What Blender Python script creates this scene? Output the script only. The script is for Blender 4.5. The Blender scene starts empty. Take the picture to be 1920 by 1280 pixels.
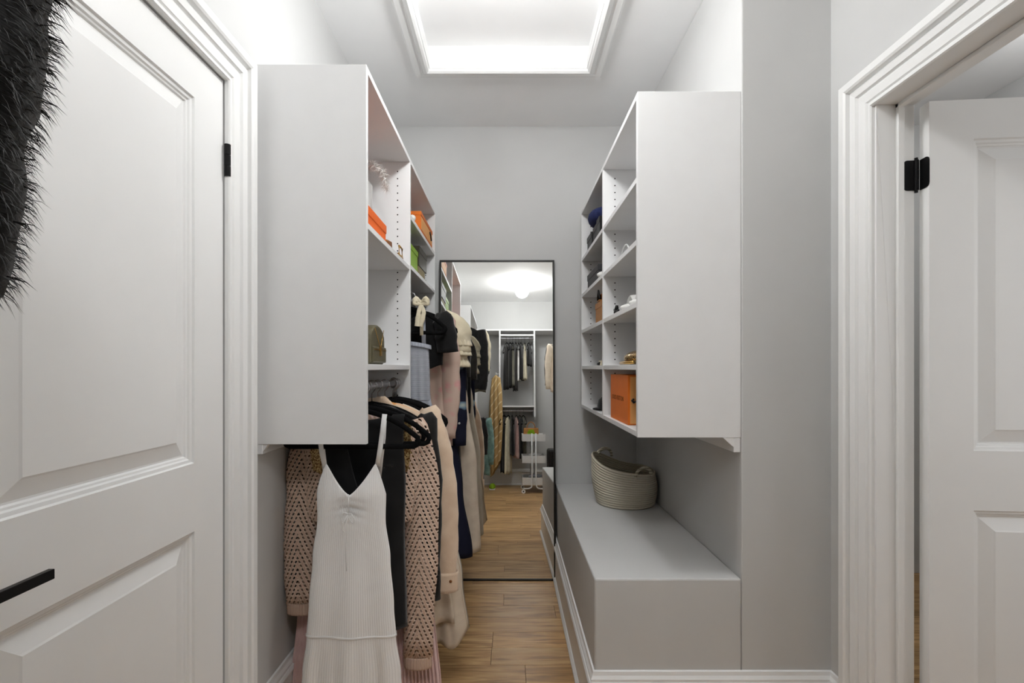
import bpy, bmesh, math, random
from mathutils import Vector, Matrix
random.seed(7)
C = bpy.context.scene.collection
PI = math.pi

# ------------------------------------------------------------------ camera
H = 1.25
cam_d = bpy.data.cameras.new('camera'); cam = bpy.data.objects.new('camera', cam_d); C.objects.link(cam)
cam.location = (0, 0, H); cam.rotation_euler = (PI/2, 0, 0)
cam_d.sensor_width = 36; cam_d.lens = 36*890/1920
cam_d.shift_x = 7/1920; cam_d.shift_y = 50/1920
cam_d.clip_start = 0.01
bpy.context.scene.camera = cam
# ------------------------------------------------------------------ world and exposure
w = bpy.data.worlds.new('world'); bpy.context.scene.world = w; w.use_nodes = True
w.node_tree.nodes['Background'].inputs[0].default_value = (1, 1, 1, 1)
w.node_tree.nodes['Background'].inputs[1].default_value = 1.6
vs = bpy.context.scene.view_settings
vs.view_transform = 'Standard'; vs.look = 'None'; vs.gamma = 1; vs.use_curve_mapping = False
vs.exposure = 0.32
TRAY_LAMP = 60.0      # emission strength of the lamp globes
REAR_LAMP = 70.0
HALL_FILL_LAMP = 24.0

# ------------------------------------------------------------------ materials
def nt(name):
    m = bpy.data.materials.new(name); m.use_nodes = True
    t = m.node_tree; return m, t, t.nodes['Principled BSDF']
def N(t, typ, **kw):
    n = t.nodes.new(typ)
    for k, v in kw.items(): setattr(n, k, v)
    return n
def srgb(c):
    return tuple(((v/255)/12.92 if v/255 <= .04045 else ((v/255+.055)/1.055)**2.4) for v in c) + (1,)
def coords(t, kind='Object', scale=(1, 1, 1), rot=(0, 0, 0)):
    tc = N(t, 'ShaderNodeTexCoord'); mp = N(t, 'ShaderNodeMapping')
    mp.inputs['Scale'].default_value = scale; mp.inputs['Rotation'].default_value = rot
    t.links.new(tc.outputs[kind], mp.inputs[0]); return mp.outputs[0]
def ramp(t, fac, stops):
    r = N(t, 'ShaderNodeValToRGB'); e = r.color_ramp.elements
    while len(e) < len(stops): e.new(0.5)
    for el, (p, c) in zip(e, stops): el.position = p; el.color = c
    t.links.new(fac, r.inputs[0]); return r.outputs[0]
def bump(t, b, h, strength, dist=.002):
    n = N(t, 'ShaderNodeBump'); n.inputs['Strength'].default_value = strength; n.inputs['Distance'].default_value = dist
    t.links.new(h, n.inputs['Height']); t.links.new(n.outputs[0], b.inputs['Normal'])
def noise(t, vec, scale, detail=3):
    n = N(t, 'ShaderNodeTexNoise'); n.inputs['Scale'].default_value = scale; n.inputs['Detail'].default_value = detail
    t.links.new(vec, n.inputs['Vector']); return n
def paint(name, c, rough=.5, var=.03, sc=30, bs=.05, metal=0, spec=.3):
    m, t, b = nt(name); col = srgb(c)
    v = coords(t); n = noise(t, v, sc)
    lo = tuple(x*(1-var) for x in col[:3])+(1,); hi = tuple(min(1, x*(1+var)) for x in col[:3])+(1,)
    t.links.new(ramp(t, n.outputs[0], [(.3, lo), (.7, hi)]), b.inputs['Base Color'])
    b.inputs['Roughness'].default_value = rough; b.inputs['Metallic'].default_value = metal
    b.inputs['Specular IOR Level'].default_value = spec
    if bs: bump(t, b, noise(t, v, sc*12).outputs[0], bs, .001)
    return m
def fabric(name, c, c2=None, rough=.85, sc=900, bs=.25, sheen=.2):
    m, t, b = nt(name); col = srgb(c); col2 = srgb(c2) if c2 else tuple(x*.86 for x in col[:3])+(1,)
    v = coords(t, 'UV'); n = noise(t, v, 14)
    t.links.new(ramp(t, n.outputs[0], [(.35, col2), (.65, col)]), b.inputs['Base Color'])
    b.inputs['Roughness'].default_value = rough; b.inputs['Sheen Weight'].default_value = sheen
    b.inputs['Specular IOR Level'].default_value = .2
    bump(t, b, noise(t, v, sc, 2).outputs[0], bs, .002)
    return m
def wave_fabric(name, c, c2, scale, direction='X', rot=0, bs=.5, rough=.85, profile='SIN', distort=0, kind='UV', lo=.35, hi=.65):
    m, t, b = nt(name)
    v = coords(t, kind, rot=(0, 0, rot)); wv = N(t, 'ShaderNodeTexWave')
    wv.bands_direction = direction; wv.wave_profile = profile
    wv.inputs['Scale'].default_value = scale; wv.inputs['Distortion'].default_value = distort
    t.links.new(v, wv.inputs['Vector'])
    t.links.new(ramp(t, wv.outputs[1], [(lo, srgb(c2)), (hi, srgb(c))]), b.inputs['Base Color'])
    b.inputs['Roughness'].default_value = rough; b.inputs['Specular IOR Level'].default_value = .2
    if bs: bump(t, b, wv.outputs[1], bs, .002)
    return m
def spots(name, base, spot, scale, thr=.3, spot2=None, rough=.8, soft=.06, jitter=1.0):
    m, t, b = nt(name); v = coords(t, 'UV')
    nz = noise(t, v, scale*1.6, 2)
    mix = N(t, 'ShaderNodeVectorMath', operation='MULTIPLY_ADD')
    mix.inputs[1].default_value = (.5/scale,)*3
    t.links.new(nz.outputs[1], mix.inputs[0]); t.links.new(v, mix.inputs[2])
    vo = N(t, 'ShaderNodeTexVoronoi'); vo.inputs['Scale'].default_value = scale; vo.inputs['Randomness'].default_value = jitter
    t.links.new(mix.outputs[0], vo.inputs['Vector'])
    sp = srgb(spot); sp2 = srgb(spot2) if spot2 else sp
    t.links.new(ramp(t, vo.outputs['Distance'], [(0, sp2), (thr-soft, sp), (thr, srgb(base))]), b.inputs['Base Color'])
    b.inputs['Roughness'].default_value = rough; b.inputs['Specular IOR Level'].default_value = .25
    bump(t, b, vo.outputs['Distance'], .2, .003)
    return m
def sequin(name, c1, c2, scale=220):
    m, t, b = nt(name); v = coords(t, 'UV')
    vo = N(t, 'ShaderNodeTexVoronoi'); vo.inputs['Scale'].default_value = scale; t.links.new(v, vo.inputs['Vector'])
    sep = N(t, 'ShaderNodeSeparateColor'); t.links.new(vo.outputs['Color'], sep.inputs[0])
    t.links.new(ramp(t, sep.outputs[0], [(.2, srgb(c2)), (.9, srgb(c1))]), b.inputs['Base Color'])
    b.inputs['Metallic'].default_value = .85; b.inputs['Roughness'].default_value = .25
    bump(t, b, sep.outputs[1], .9, .004)
    return m
def openwork(name, c, c2, su, sv, thr):
    # knitted openwork: real gaps between the yarns, set by the stitch pattern
    m, t, b = nt(name); tc = N(t, 'ShaderNodeTexCoord'); sp = N(t, 'ShaderNodeSeparateXYZ'); t.links.new(tc.outputs['UV'], sp.inputs[0])
    def M(op, a, bb=None):
        n = N(t, 'ShaderNodeMath', operation=op)
        for i, x in enumerate((a, bb)):
            if x is None: continue
            if isinstance(x, (int, float)): n.inputs[i].default_value = x
            else: t.links.new(x, n.inputs[i])
        return n.outputs[0]
    au = M('ABSOLUTE', sp.outputs[0])
    a = M('ADD', M('MULTIPLY', au, su), M('MULTIPLY', sp.outputs[1], su*.42))
    s1 = M('SINE', a); s2 = M('SINE', M('MULTIPLY', sp.outputs[1], sv))
    h = M('MULTIPLY', M('MAXIMUM', s1, 0.0), M('ADD', M('MULTIPLY', s2, .5), .5))
    hole = M('GREATER_THAN', h, thr)
    t.links.new(ramp(t, M('ADD', M('MULTIPLY', s1, .5), .5), [(0, srgb(c2)), (.5, srgb(c))]), b.inputs['Base Color'])
    b.inputs['Roughness'].default_value = .9
    bump(t, b, M('SUBTRACT', 1.0, h), .6, .004)
    tr = N(t, 'ShaderNodeBsdfTransparent'); mx = N(t, 'ShaderNodeMixShader')
    t.links.new(hole, mx.inputs[0]); t.links.new(b.outputs[0], mx.inputs[1]); t.links.new(tr.outputs[0], mx.inputs[2])
    t.links.new(mx.outputs[0], t.nodes['Material Output'].inputs[0])
    return m
def emit(name, c, s):
    m, t, b = nt(name); b.inputs['Base Color'].default_value = srgb(c)
    b.inputs['Emission Color'].default_value = srgb(c); b.inputs['Emission Strength'].default_value = s
    b.inputs['Roughness'].default_value = .3
    return m

M = {}
M['wall'] = paint('grey_wall_paint', (205, 205, 204), .65, .012, 6, .06)
M['ceiling'] = paint('ceiling_paint', (247, 247, 247), .8, .01, 6, .04)
M['trim'] = paint('white_trim_paint', (240, 240, 239), .35, .008, 8, .0)
M['cabinet'] = paint('white_melamine', (238, 238, 238), .42, .01, 14, .03)
M['edge'] = paint('white_edge_band', (236, 236, 235), .35, .005, 14, 0)
M['hole'] = paint('shadow_hole', (25, 25, 25), .9, 0, 5, 0)
M['black_metal'] = paint('black_metal', (28, 28, 29), .38, .06, 30, .02, .6)
M['frame'] = paint('black_mirror_frame', (44, 43, 42), .4, .08, 30, .02, .3)
M['chrome'] = paint('brushed_chrome', (190, 190, 192), .25, .04, 40, .02, 1)
M['rod'] = paint('grey_rod', (176, 176, 180), .35, .03, 40, .02, .7)
M['velvet'] = paint('black_velvet', (17, 17, 18), .95, .2, 200, .2, 0, .1)
M['gold'] = paint('gold_metal', (205, 165, 95), .28, .06, 60, .05, 1)
M['orange'] = paint('orange_card', (232, 104, 28), .55, .03, 20, .03)
M['orange_dark'] = paint('deep_orange_card', (226, 118, 38), .55, .03, 20, .03)
M['apricot'] = paint('apricot_card', (238, 172, 104), .6, .03, 20, .03)
M['green'] = paint('lime_card', (138, 178, 20), .5, .05, 20, .03)
M['olive'] = paint('olive_leather', (98, 92, 70), .45, .10, 40, .15)
M['olive_dark'] = paint('dark_olive_card', (60, 55, 42), .5, .08, 30, .05)
M['khaki'] = paint('khaki_card', (150, 134, 96), .6, .08, 30, .05)
M['charcoal'] = paint('charcoal_card', (62, 62, 64), .55, .08, 30, .05)
M['black_leather'] = paint('black_leather', (30, 29, 29), .42, .12, 50, .15)
M['tan'] = paint('tan_leather', (178, 122, 62), .5, .1, 30, .1)
M['brown'] = paint('brown_leather', (128, 78, 36), .45, .12, 30, .1)
M['white_soft'] = paint('white_rubber', (236, 235, 232), .5, .03, 30, .03)
M['clear'] = paint('frosted_clear_plastic', (214, 214, 212), .2, .02, 30, 0)
M['blue'] = paint('navy_blue_plush', (42, 50, 92), .9, .2, 60, .3)
M['cart'] = paint('white_cart_steel', (222, 222, 222), .4, .02, 20, 0)
M['text_dark'] = paint('dark_print', (120, 62, 22), .7, 0, 10, 0)
M['lamp'] = emit('lit_globe_glass', (251, 252, 252), TRAY_LAMP)
M['lamp_rear'] = emit('lit_rear_globe_glass', (251, 252, 252), REAR_LAMP)
M['lamp_hall_fill'] = emit('added_hall_globe_glass', (251, 252, 252), HALL_FILL_LAMP)
# mirror
m, t, b = nt('mirror_glass'); b.inputs['Base Color'].default_value = (.88, .885, .865, 1)
b.inputs['Metallic'].default_value = 1; b.inputs['Roughness'].default_value = 0; M['mirror'] = m
# oak
m, t, b = nt('oak_plank')
v = coords(t, 'Object', scale=(1.2, 14, 14)); oi = N(t, 'ShaderNodeObjectInfo')
add = N(t, 'ShaderNodeVectorMath', operation='ADD'); sc = N(t, 'ShaderNodeMath', operation='MULTIPLY'); sc.inputs[1].default_value = 57
t.links.new(oi.outputs['Random'], sc.inputs[0]); t.links.new(v, add.inputs[0]); t.links.new(sc.outputs[0], add.inputs[1])
n1 = noise(t, add.outputs[0], 1.7, 6); n1.inputs['Distortion'].default_value = 1.6
v2 = N(t, 'ShaderNodeVectorMath', operation='MULTIPLY'); v2.inputs[1].default_value = (2.5, 7, 7)
t.links.new(add.outputs[0], v2.inputs[0]); n2 = noise(t, v2.outputs[0], 3.0, 4)
cr = ramp(t, n1.outputs[0], [(.32, srgb((142, 106, 64))), (.5, srgb((196, 156, 106))), (.68, srgb((216, 180, 130)))])
cr2 = ramp(t, n2.outputs[0], [(.38, (.66, .60, .52, 1)), (.55, (1, 1, 1, 1))])
mx = N(t, 'ShaderNodeMix', data_type='RGBA', blend_type='MULTIPLY'); mx.inputs[0].default_value = .7
t.links.new(cr, mx.inputs[6]); t.links.new(cr2, mx.inputs[7])
hs = N(t, 'ShaderNodeHueSaturation'); mr = N(t, 'ShaderNodeMapRange'); mr.inputs[3].default_value = .82; mr.inputs[4].default_value = 1.12
t.links.new(oi.outputs['Random'], mr.inputs[0]); t.links.new(mr.outputs[0], hs.inputs['Value']); t.links.new(mx.outputs[2], hs.inputs['Color'])
t.links.new(hs.outputs[0], b.inputs['Base Color']); b.inputs['Roughness'].default_value = .38; b.inputs['Specular IOR Level'].default_value = .4
bump(t, b, n2.outputs[0], .12, .001); M['oak'] = m
M['subfloor'] = paint('dark_joint', (50, 38, 26), .9, 0, 5, 0)
# fabrics
M['white_rib'] = wave_fabric('white_ribbed_jersey', (252, 251, 250), (243, 242, 241), 45, 'X', bs=.25)
M['white_strap'] = fabric('white_jersey', (242, 241, 239), (230, 229, 228))
M['black_cloth'] = fabric('black_cloth', (24, 24, 25), (18, 18, 19))
M['black_jacket'] = fabric('black_wool', (34, 33, 32), (24, 23, 23))
M['crochet'] = openwork('rose_openwork_knit', (222, 198, 180), (200, 168, 148), 400, 470, .22)
M['rib_rose'] = wave_fabric('rose_rib_knit', (222, 196, 178), (196, 164, 146), 60, 'X', bs=.6)
M['sequin'] = sequin('gold_sequin', (236, 206, 150), (120, 84, 44))
M['pleat'] = fabric('rose_pleated_satin', (234, 206, 202), (222, 190, 187), .55, 500, .1)
M['beige_wool'] = fabric('beige_wool', (238, 214, 188), (226, 198, 170), .95, 500, .6, .5)
M['cream'] = fabric('cream_chiffon', (236, 222, 202), (222, 206, 186), .7, 600, .15)
M['ivory'] = fabric('ivory_knit', (240, 230, 204), (222, 211, 182), .85, 120, .9)
M['smock'] = wave_fabric('grey_blue_smocked_cotton', (200, 203, 211), (164, 168, 180), 70, 'Y', bs=.8, distort=1.5)
M['greyblue'] = fabric('grey_blue_cotton', (192, 196, 206), (166, 171, 184), .85, 300, .5)
M['pink_floral'] = spots('pink_floral_sheer', (224, 198, 182), (232, 176, 172), 20, .45, (236, 190, 184), soft=.3)
M['navy_floral'] = spots('navy_floral_crepe', (27, 30, 50), (120, 150, 172), 7, .2, (196, 206, 196))
M['navy'] = fabric('navy_crepe', (25, 27, 42), (18, 20, 32), .8)
M['dark_sheer'] = fabric('dark_grey_satin', (58, 55, 52), (36, 34, 33), .45, 300, .15)
M['teal'] = fabric('washed_teal_denim', (128, 160, 152), (98, 130, 126), .85)
M['grey_cloth'] = fabric('grey_green_cloth', (128, 126, 112), (104, 102, 90), .85)
M['rose_cloth'] = fabric('dusty_rose_cloth', (214, 176, 168), (190, 150, 144), .8)
M['pale_green'] = fabric('pale_yellow_green_chiffon', (214, 214, 170), (196, 196, 150), .7)
M['stripe'] = wave_fabric('tan_diagonal_stripe', (186, 154, 104), (226, 206, 166), 3.6, 'X', rot=.7, bs=.0, lo=.02, hi=.10)
M['fur'] = fabric('black_fur', (22, 22, 23), (12, 12, 12), .8)
M['fur_hair'] = fabric('black_fur_strand', (40, 40, 41), (14, 14, 14), .55)
M['feather'] = fabric('white_feather', (240, 238, 234), (226, 224, 220), .8)
M['rope'] = wave_fabric('rope_beige', (214, 207, 190), (168, 160, 140), 20, 'Y', bs=.8, distort=.3)

# ------------------------------------------------------------------ mesh helpers
class MB:
    def __init__(s): s.v = []; s.f = []; s.uv = None
    def add(s, vs, fs):
        o = len(s.v); s.v += [tuple(p) for p in vs]; s.f += [tuple(i+o for i in f) for f in fs]; return s
    def box(s, x0, x1, y0, y1, z0, z1):
        vs = [(x, y, z) for z in (z0, z1) for y in (y0, y1) for x in (x0, x1)]
        return s.add(vs, [(0, 2, 3, 1), (4, 5, 7, 6), (0, 1, 5, 4), (2, 6, 7, 3), (0, 4, 6, 2), (1, 3, 7, 5)])
    def tube(s, pts, r, n=8, closed=False, flat=1.0, up=None, caps=True):
        """sweep; r a number or list; flat squeezes the second axis"""
        P = [Vector(p) for p in pts]; k = len(P); R = r if isinstance(r, (list, tuple)) else [r]*k
        T = []
        for i in range(k):
            a = P[(i-1) % k] if (closed or i) else P[0]; b_ = P[(i+1) % k] if (closed or i < k-1) else P[-1]
            d = (b_-a); T.append(d.normalized() if d.length > 1e-9 else Vector((0, 0, 1)))
        u0 = Vector(up) if up else (Vector((0, 1, 0)) if abs(T[0].y) < .9 else Vector((1, 0, 0)))
        o = len(s.v)
        for i in range(k):
            u = u0-T[i]*u0.dot(T[i])
            u = u.normalized() if u.length > 1e-6 else Vector((1, 0, 0)); 
            if not up: u0 = u
            w_ = T[i].cross(u)
            for j in range(n):
                a = 2*PI*j/n; s.v.append(tuple(P[i]+u*(R[i]*flat*math.cos(a))+w_*(R[i]*math.sin(a))))
        m_ = k if closed else k-1
        for i in range(m_):
            for j in range(n):
                a = o+i*n+j; b_ = o+i*n+(j+1) % n; c = o+((i+1) % k)*n+(j+1) % n; d = o+((i+1) % k)*n+j
                s.f.append((a, b_, c, d))
        if caps and not closed:
            s.f.append(tuple(o+j for j in reversed(range(n)))); s.f.append(tuple(o+(k-1)*n+j for j in range(n)))
        return s
    def lathe(s, prof, n=24, c=(0, 0, 0), sx=1, sy=1):
        o = len(s.v)
        for r, z in prof:
            for j in range(n):
                a = 2*PI*j/n; s.v.append((c[0]+r*sx*math.cos(a), c[1]+r*sy*math.sin(a), c[2]+z))
        for i in range(len(prof)-1):
            for j in range(n):
                s.f.append((o+i*n+j, o+i*n+(j+1) % n, o+(i+1)*n+(j+1) % n, o+(i+1)*n+j))
        return s
    def sphere(s, c, rx, ry=None, rz=None, n=16, m=10):
        ry = ry or rx; rz = rz or rx; o = len(s.v)
        for i in range(m+1):
            ph = PI*i/m
            for j in range(n):
                a = 2*PI*j/n; s.v.append((c[0]+rx*math.sin(ph)*math.cos(a), c[1]+ry*math.sin(ph)*math.sin(a), c[2]-rz*math.cos(ph)))
        for i in range(m):
            for j in range(n): s.f.append((o+i*n+j, o+i*n+(j+1) % n, o+(i+1)*n+(j+1) % n, o+(i+1)*n+j))
        return s
    def prism(s, poly, axis, a0, a1):
        """poly of 2D points extruded along axis 0/1/2"""
        def mk(p, a): return {0: (a, p[0], p[1]), 1: (p[0], a, p[1]), 2: (p[0], p[1], a)}[axis]
        n = len(poly); vs = [mk(p, a0) for p in poly]+[mk(p, a1) for p in poly]
        fs = [tuple(range(n)), tuple(reversed(range(n, 2*n)))]+[(i, i+n, (i+1) % n+n, (i+1) % n) for i in range(n)]
        return s.add(vs, fs)
    def build(s, name, mat, parent=None, world=True, smooth=False, bevel=0, solid=0, angle=None, seg=2):
        me = bpy.data.meshes.new(name); vs = s.v
        base = Vector((0, 0, 0))
        if world:
            if parent is not None:
                p = parent; base = Vector((0, 0, 0))
                while p is not None: base += p.location; p = p.parent
            else:
                xs, ys, zs = zip(*vs); base = Vector(((min(xs)+max(xs))/2, (min(ys)+max(ys))/2, min(zs)))
            vs = [(x-base.x, y-base.y, z-base.z) for x, y, z in vs]
        me.from_pydata(vs, [], s.f)
        if s.uv:
            l = me.uv_layers.new(name='UVMap')
            for lp in me.loops: l.data[lp.index].uv = s.uv[lp.vertex_index]
        bm = bmesh.new(); bm.from_mesh(me)
        if not s.uv: bmesh.ops.remove_doubles(bm, verts=bm.verts, dist=1e-6)
        bmesh.ops.recalc_face_normals(bm, faces=bm.faces); bm.to_mesh(me); bm.free()
        if not s.uv:
            l = me.uv_layers.new(name='UVMap')
            for poly in me.polygons:
                n_ = poly.normal; ax = max(range(3), key=lambda i: abs(n_[i]))
                ids = [i for i in range(3) if i != ax]
                for li in poly.loop_indices:
                    co = me.vertices[me.loops[li].vertex_index].co; l.data[li].uv = (co[ids[0]], co[ids[1]])
        me.materials.append(mat)
        if smooth: me.polygons.foreach_set('use_smooth', [True]*len(me.polygons))
        o = bpy.data.objects.new(name, me); C.objects.link(o)
        if parent is not None: o.parent = parent
        elif world: o.location = base
        if bevel:
            md = o.modifiers.new('bevel', 'BEVEL'); md.width = bevel; md.segments = seg; md.limit_method = 'ANGLE'
        if solid:
            md = o.modifiers.new('thickness', 'SOLIDIFY'); md.thickness = solid; md.offset = 0
        return o
def empty(name, loc, rz=0):
    o = bpy.data.objects.new(name, None); C.objects.link(o); o.location = loc; o.rotation_euler = (0, 0, rz)
    o.empty_display_size = .05; return o
def tag(o, label, cat, group=None):
    o['label'] = label; o['category'] = cat
    if group: o['group'] = group
    return o
def struct(o): o['kind'] = 'structure'; return o
def bx(*a): return MB().box(*a)
def sweep2d(path, prof, mp, closed=False):
    """mitred sweep. path 2D points; prof list of (offset to the left of travel, height); mp maps (a,b,h)->xyz"""
    n = len(path); mb = MB(); k = len(prof)
    def nrm(i, j):
        d = Vector(path[j])-Vector(path[i]); d.normalize(); return Vector((-d.y, d.x))
    for i in range(n):
        if closed or 0 < i < n-1:
            n1 = nrm((i-1) % n, i); n2 = nrm(i, (i+1) % n); m_ = (n1+n2); m_ = m_/(1+n1.dot(n2))
        elif i == 0: m_ = nrm(0, 1)
        else: m_ = nrm(n-2, n-1)
        for off, h in prof:
            p = Vector(path[i])+m_*off; mb.v.append(mp(p.x, p.y, h))
    for i in range(n if closed else n-1):
        for j in range(k):
            a = i*k+j; b_ = i*k+(j+1) % k; c = ((i+1) % n)*k+(j+1) % k; d = ((i+1) % n)*k+j
            mb.f.append((a, b_, c, d))
    if not closed:
        mb.f.append(tuple(range(k))); mb.f.append(tuple((n-1)*k+j for j in reversed(range(k))))
    return mb
def lerp_tab(tab, z):
    """tab list of (z, value) with z descending"""
    if z >= tab[0][0]: return tab[0][1]
    for (z0, a), (z1, b_) in zip(tab, tab[1:]):
        if z >= z1:
            f = (z0-z)/(z0-z1); f = f*f*(3-2*f); return a+(b_-a)*f
    return tab[-1][1]

# ------------------------------------------------------------------ room constants
XL, XR, XA = -.78, 1.085, .785       # left wall, right wall, alcove wall
YB, YN, YR = 2.92, 1.596, -1.38      # back wall, face of the right-hand wall block, rear wall
ZC = 2.735
# ------------------------------------------------------------------ floor of oak planks
fl = struct(bx(XL-.1, 2.7, YR-.1, YB+.1, -.06, -.012).build('floor', M['subfloor']))
PW = .125; k = 0
for i in range(int((YB-YR)/PW)+2):
    y0 = YB-.045-(i+1)*PW; y1 = y0+PW
    if i == 0: y1 = YB
    y0 = max(y0, YR)
    if y1 <= y0: break
    x = XL-random.uniform(0, .9)
    while x < 2.6:
        L = random.uniform(.75, 1.5); a = max(x, XL); b_ = min(x+L, 2.6)
        if b_-a > .02:
            o = bx(a+.0006, b_-.0006, y0+.0006, y1-.0006, -.014, 0).build('plank', M['oak'], fl, bevel=.0008, seg=1); k += 1
        x += L
# ------------------------------------------------------------------ walls
struct(bx(XL-.12, XA+.3, YB, YB+.1, 0, ZC).build('wall_back', M['wall']))
LD0, LD1, DH = .585, 1.310, 2.045                  # left door opening
mb = MB().box(XL-.12, XL, YR, LD0, 0, ZC).box(XL-.12, XL, LD1, YB, 0, ZC).box(XL-.12, XL, LD0, LD1, DH, ZC)
struct(mb.build('wall_left', M['wall']))
struct(bx(XA, XR+.11, YN, YB, 0, ZC).build('wall_alcove', M['wall'], bevel=.004))
RD0, RD1 = .635, 1.398                             # right door opening
mb = MB().box(XR, XR+.11, YR, RD0-.02, 0, ZC).box(XR, XR+.11, RD1+.02, YN, 0, ZC).box(XR, XR+.11, RD0-.02, RD1+.02, DH+.001, ZC)
struct(mb.build('wall_right', M['wall']))
struct(bx(XL-.12, XR+.11, YR-.1, YR, 0, ZC).build('wall_rear', M['wall']))
# neighbouring room behind the right door
mb = MB().box(XR+.11, 2.75, YB-.02, YB+.1, 0, ZC)
struct(mb.build('wall_hall_back', M['wall']))
WY0, WY1, WZ0, WZ1 = -.75, 1.05, .75, 2.25           # unseen window added to the neighbouring room for fill light
mb = MB().box(2.62, 2.75, YR, WY0, 0, ZC).box(2.62, 2.75, WY1, YB-.02, 0, ZC).box(2.62, 2.75, WY0, WY1, 0, WZ0).box(2.62, 2.75, WY0, WY1, WZ1, ZC)
struct(mb.build('wall_hall_right', M['wall']))
wn = empty('added_window_1', (2.66, (WY0+WY1)/2, WZ0)); struct(wn)
for a in ((WY0, WY0+.05, WZ0, WZ1), (WY1-.05, WY1, WZ0, WZ1), (WY0+.05, WY1-.05, WZ0, WZ0+.05), (WY0+.05, WY1-.05, WZ1-.05, WZ1), ((WY0+WY1)/2-.02, (WY0+WY1)/2+.02, WZ0+.05, WZ1-.05)):
    MB().box(2.64, 2.70, *a).build('added_window_frame', M['trim'], wn)
struct(bx(XR+.11, 2.62, YR-.1, YR, 0, ZC).build('wall_hall_rear', M['wall']))
# ceiling with recessed tray
TX, TY0, TY1, TZ = .395, .80, 2.33, ZC+.095
mb = MB().box(XL-.12, -TX, YR-.1, YB+.1, ZC, ZC+.16).box(TX, 2.75, YR-.1, YB+.1, ZC, ZC+.16)
mb.box(-TX, TX, TY1, YB+.1, ZC, ZC+.16).box(-TX, TX, YR-.1, TY0, ZC, ZC+.16).box(-TX, TX, TY0, TY1, TZ, ZC+.16)
struct(mb.build('ceiling', M['ceiling']))
# crown moulding round the tray
cp = [(.0, -.001), (.0, -.016), (.008, -.022), (.030, -.022), (.036, -.018), (.044, -.018), (.052, -.030), (.066, -.036), (.076, -.030), (.080, -.020), (.083, -.020), (.083, .012), (.083, .035), (.079, .04), (.075, .06), (.07, .065), (.07, -.001)]
cp = [(a, ZC+h) for a, h in cp]
path = [(-TX-.072, TY0-.072), (TX+.072, TY0-.072), (TX+.072, TY1+.072), (-TX-.072, TY1+.072)]
struct(sweep2d(path, cp, lambda a, b_, h: (a, b_, h), True).build('trim_1', M['trim']))
# baseboards
bp = [(0, 0), (.026, 0), (.026, .012), (.018, .022), (.014, .024), (.014, .176), (.020, .182), (.022, .192), (.018, .2), (.014, .203), (.014, .212), (.008, .222), (.006, .234), (0, .236)]
XB = .290                                           # bench face
def base(name, path): return struct(sweep2d(path, bp, lambda a, b_, h: (a, b_, h)).build(name, M['trim']))
base('baseboard_right', [(XR, 1.53), (XR, YN), (XB, YN), (XB, YB), (XL+.0, YB)])
base('baseboard_left', [(XL, YB), (XL, 1.43)])
base('baseboard_rear', [(XL, .46), (XL, YR), (XR, YR), (XR, .5)])
# ------------------------------------------------------------------ door casings and doors
# offset is to the outside of the opening; h is proud of the wall
casp = [(0, 0), (0, .010), (.003, .014), (.010, .014), (.013, .009), (.016, .009), (.020, .014), (.044, .016), (.048, .011), (.052, .011), (.056, .019), (.074, .022), (.077, .015), (.083, .015), (.086, .027), (.092, .031), (.112, .031), (.112, 0)]
def casing(name, y0, y1, top, mp):
    return struct(sweep2d([(y0, 0), (y0, top), (y1, top), (y1, 0)], casp, mp).build(name, M['trim']))
r_ = .008
casing('trim_2', LD0-r_+.012, LD1-.004, DH-.004, lambda a, b_, h: (XL+h, a, b_))
casing('trim_3', RD0-.002, RD1+.006, DH-.02, lambda a, b_, h: (XR-h, a, b_))
def door(name, w_, h_, hinge_side):
    """front face at y=0 looking -y, x from 0 to w_"""
    root = empty(name, (0, 0, 0)); struct(root)
    st = .118; th = .036; rows = [(.24, .835), (1.005, h_-.112)]
    mb = MB().box(0, st, 0, th, 0, h_).box(w_-st, w_, 0, th, 0, h_)
    zs = [0, rows[0][0], rows[0][1], rows[1][0], rows[1][1], h_]
    for a, b_ in ((0, 1), (2, 3), (4, 5)): mb.box(st, w_-st, 0, th, zs[a], zs[b_])
    mb.build('slab', M['trim'], root, world=False)
    pr = [(0, 0), (.003, .005), (.010, .006), (.013, .010), (.017, .011), (.020, .015), (.024, .015), (.056, .005), (.060, .003)]
    for a, b_ in rows:
        mb = MB(); x0, x1 = st, w_-st
        for ins, d in pr: mb.v += [(x0+ins, d, a+ins), (x1-ins, d, a+ins), (x1-ins, d, b_-ins), (x0+ins, d, b_-ins)]
        for i in range(len(pr)-1):
            for j in range(4): mb.f.append((i*4+j, i*4+(j+1) % 4, (i+1)*4+(j+1) % 4, (i+1)*4+j))
        e = (len(pr)-1)*4; mb.f.append((e, e+1, e+2, e+3))
        o = len(mb.v); mb.v += [(x0, th, a), (x1, th, a), (x1, th, b_), (x0, th, b_)]; mb.f.append((o+3, o+2, o+1, o))
        mb.build('panel', M['trim'], root, world=False)
    return root
# left door: closed, front face looks +x
ld = door('door_1', LD1-LD0-.012, 2.03, 0)
ld.rotation_euler = (0, 0, PI/2); ld.location = (XL-.004, LD0+.006, .008)
# (x along +y, y axis along -x)
for hz in (1.822, .26):
    mb2 = MB()
    for q in range(3): mb2.tube([(0, 0, hz-.044+q*.0297), (0, 0, hz-.044+q*.0297+.0285)], .0085, 12)
    mb2.v = [(LD1-LD0-.007+y, -.010+x, z-.008) for x, y, z in mb2.v]
    mb2.build('hinge', M['black_metal'], ld, world=False, smooth=False)
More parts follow.
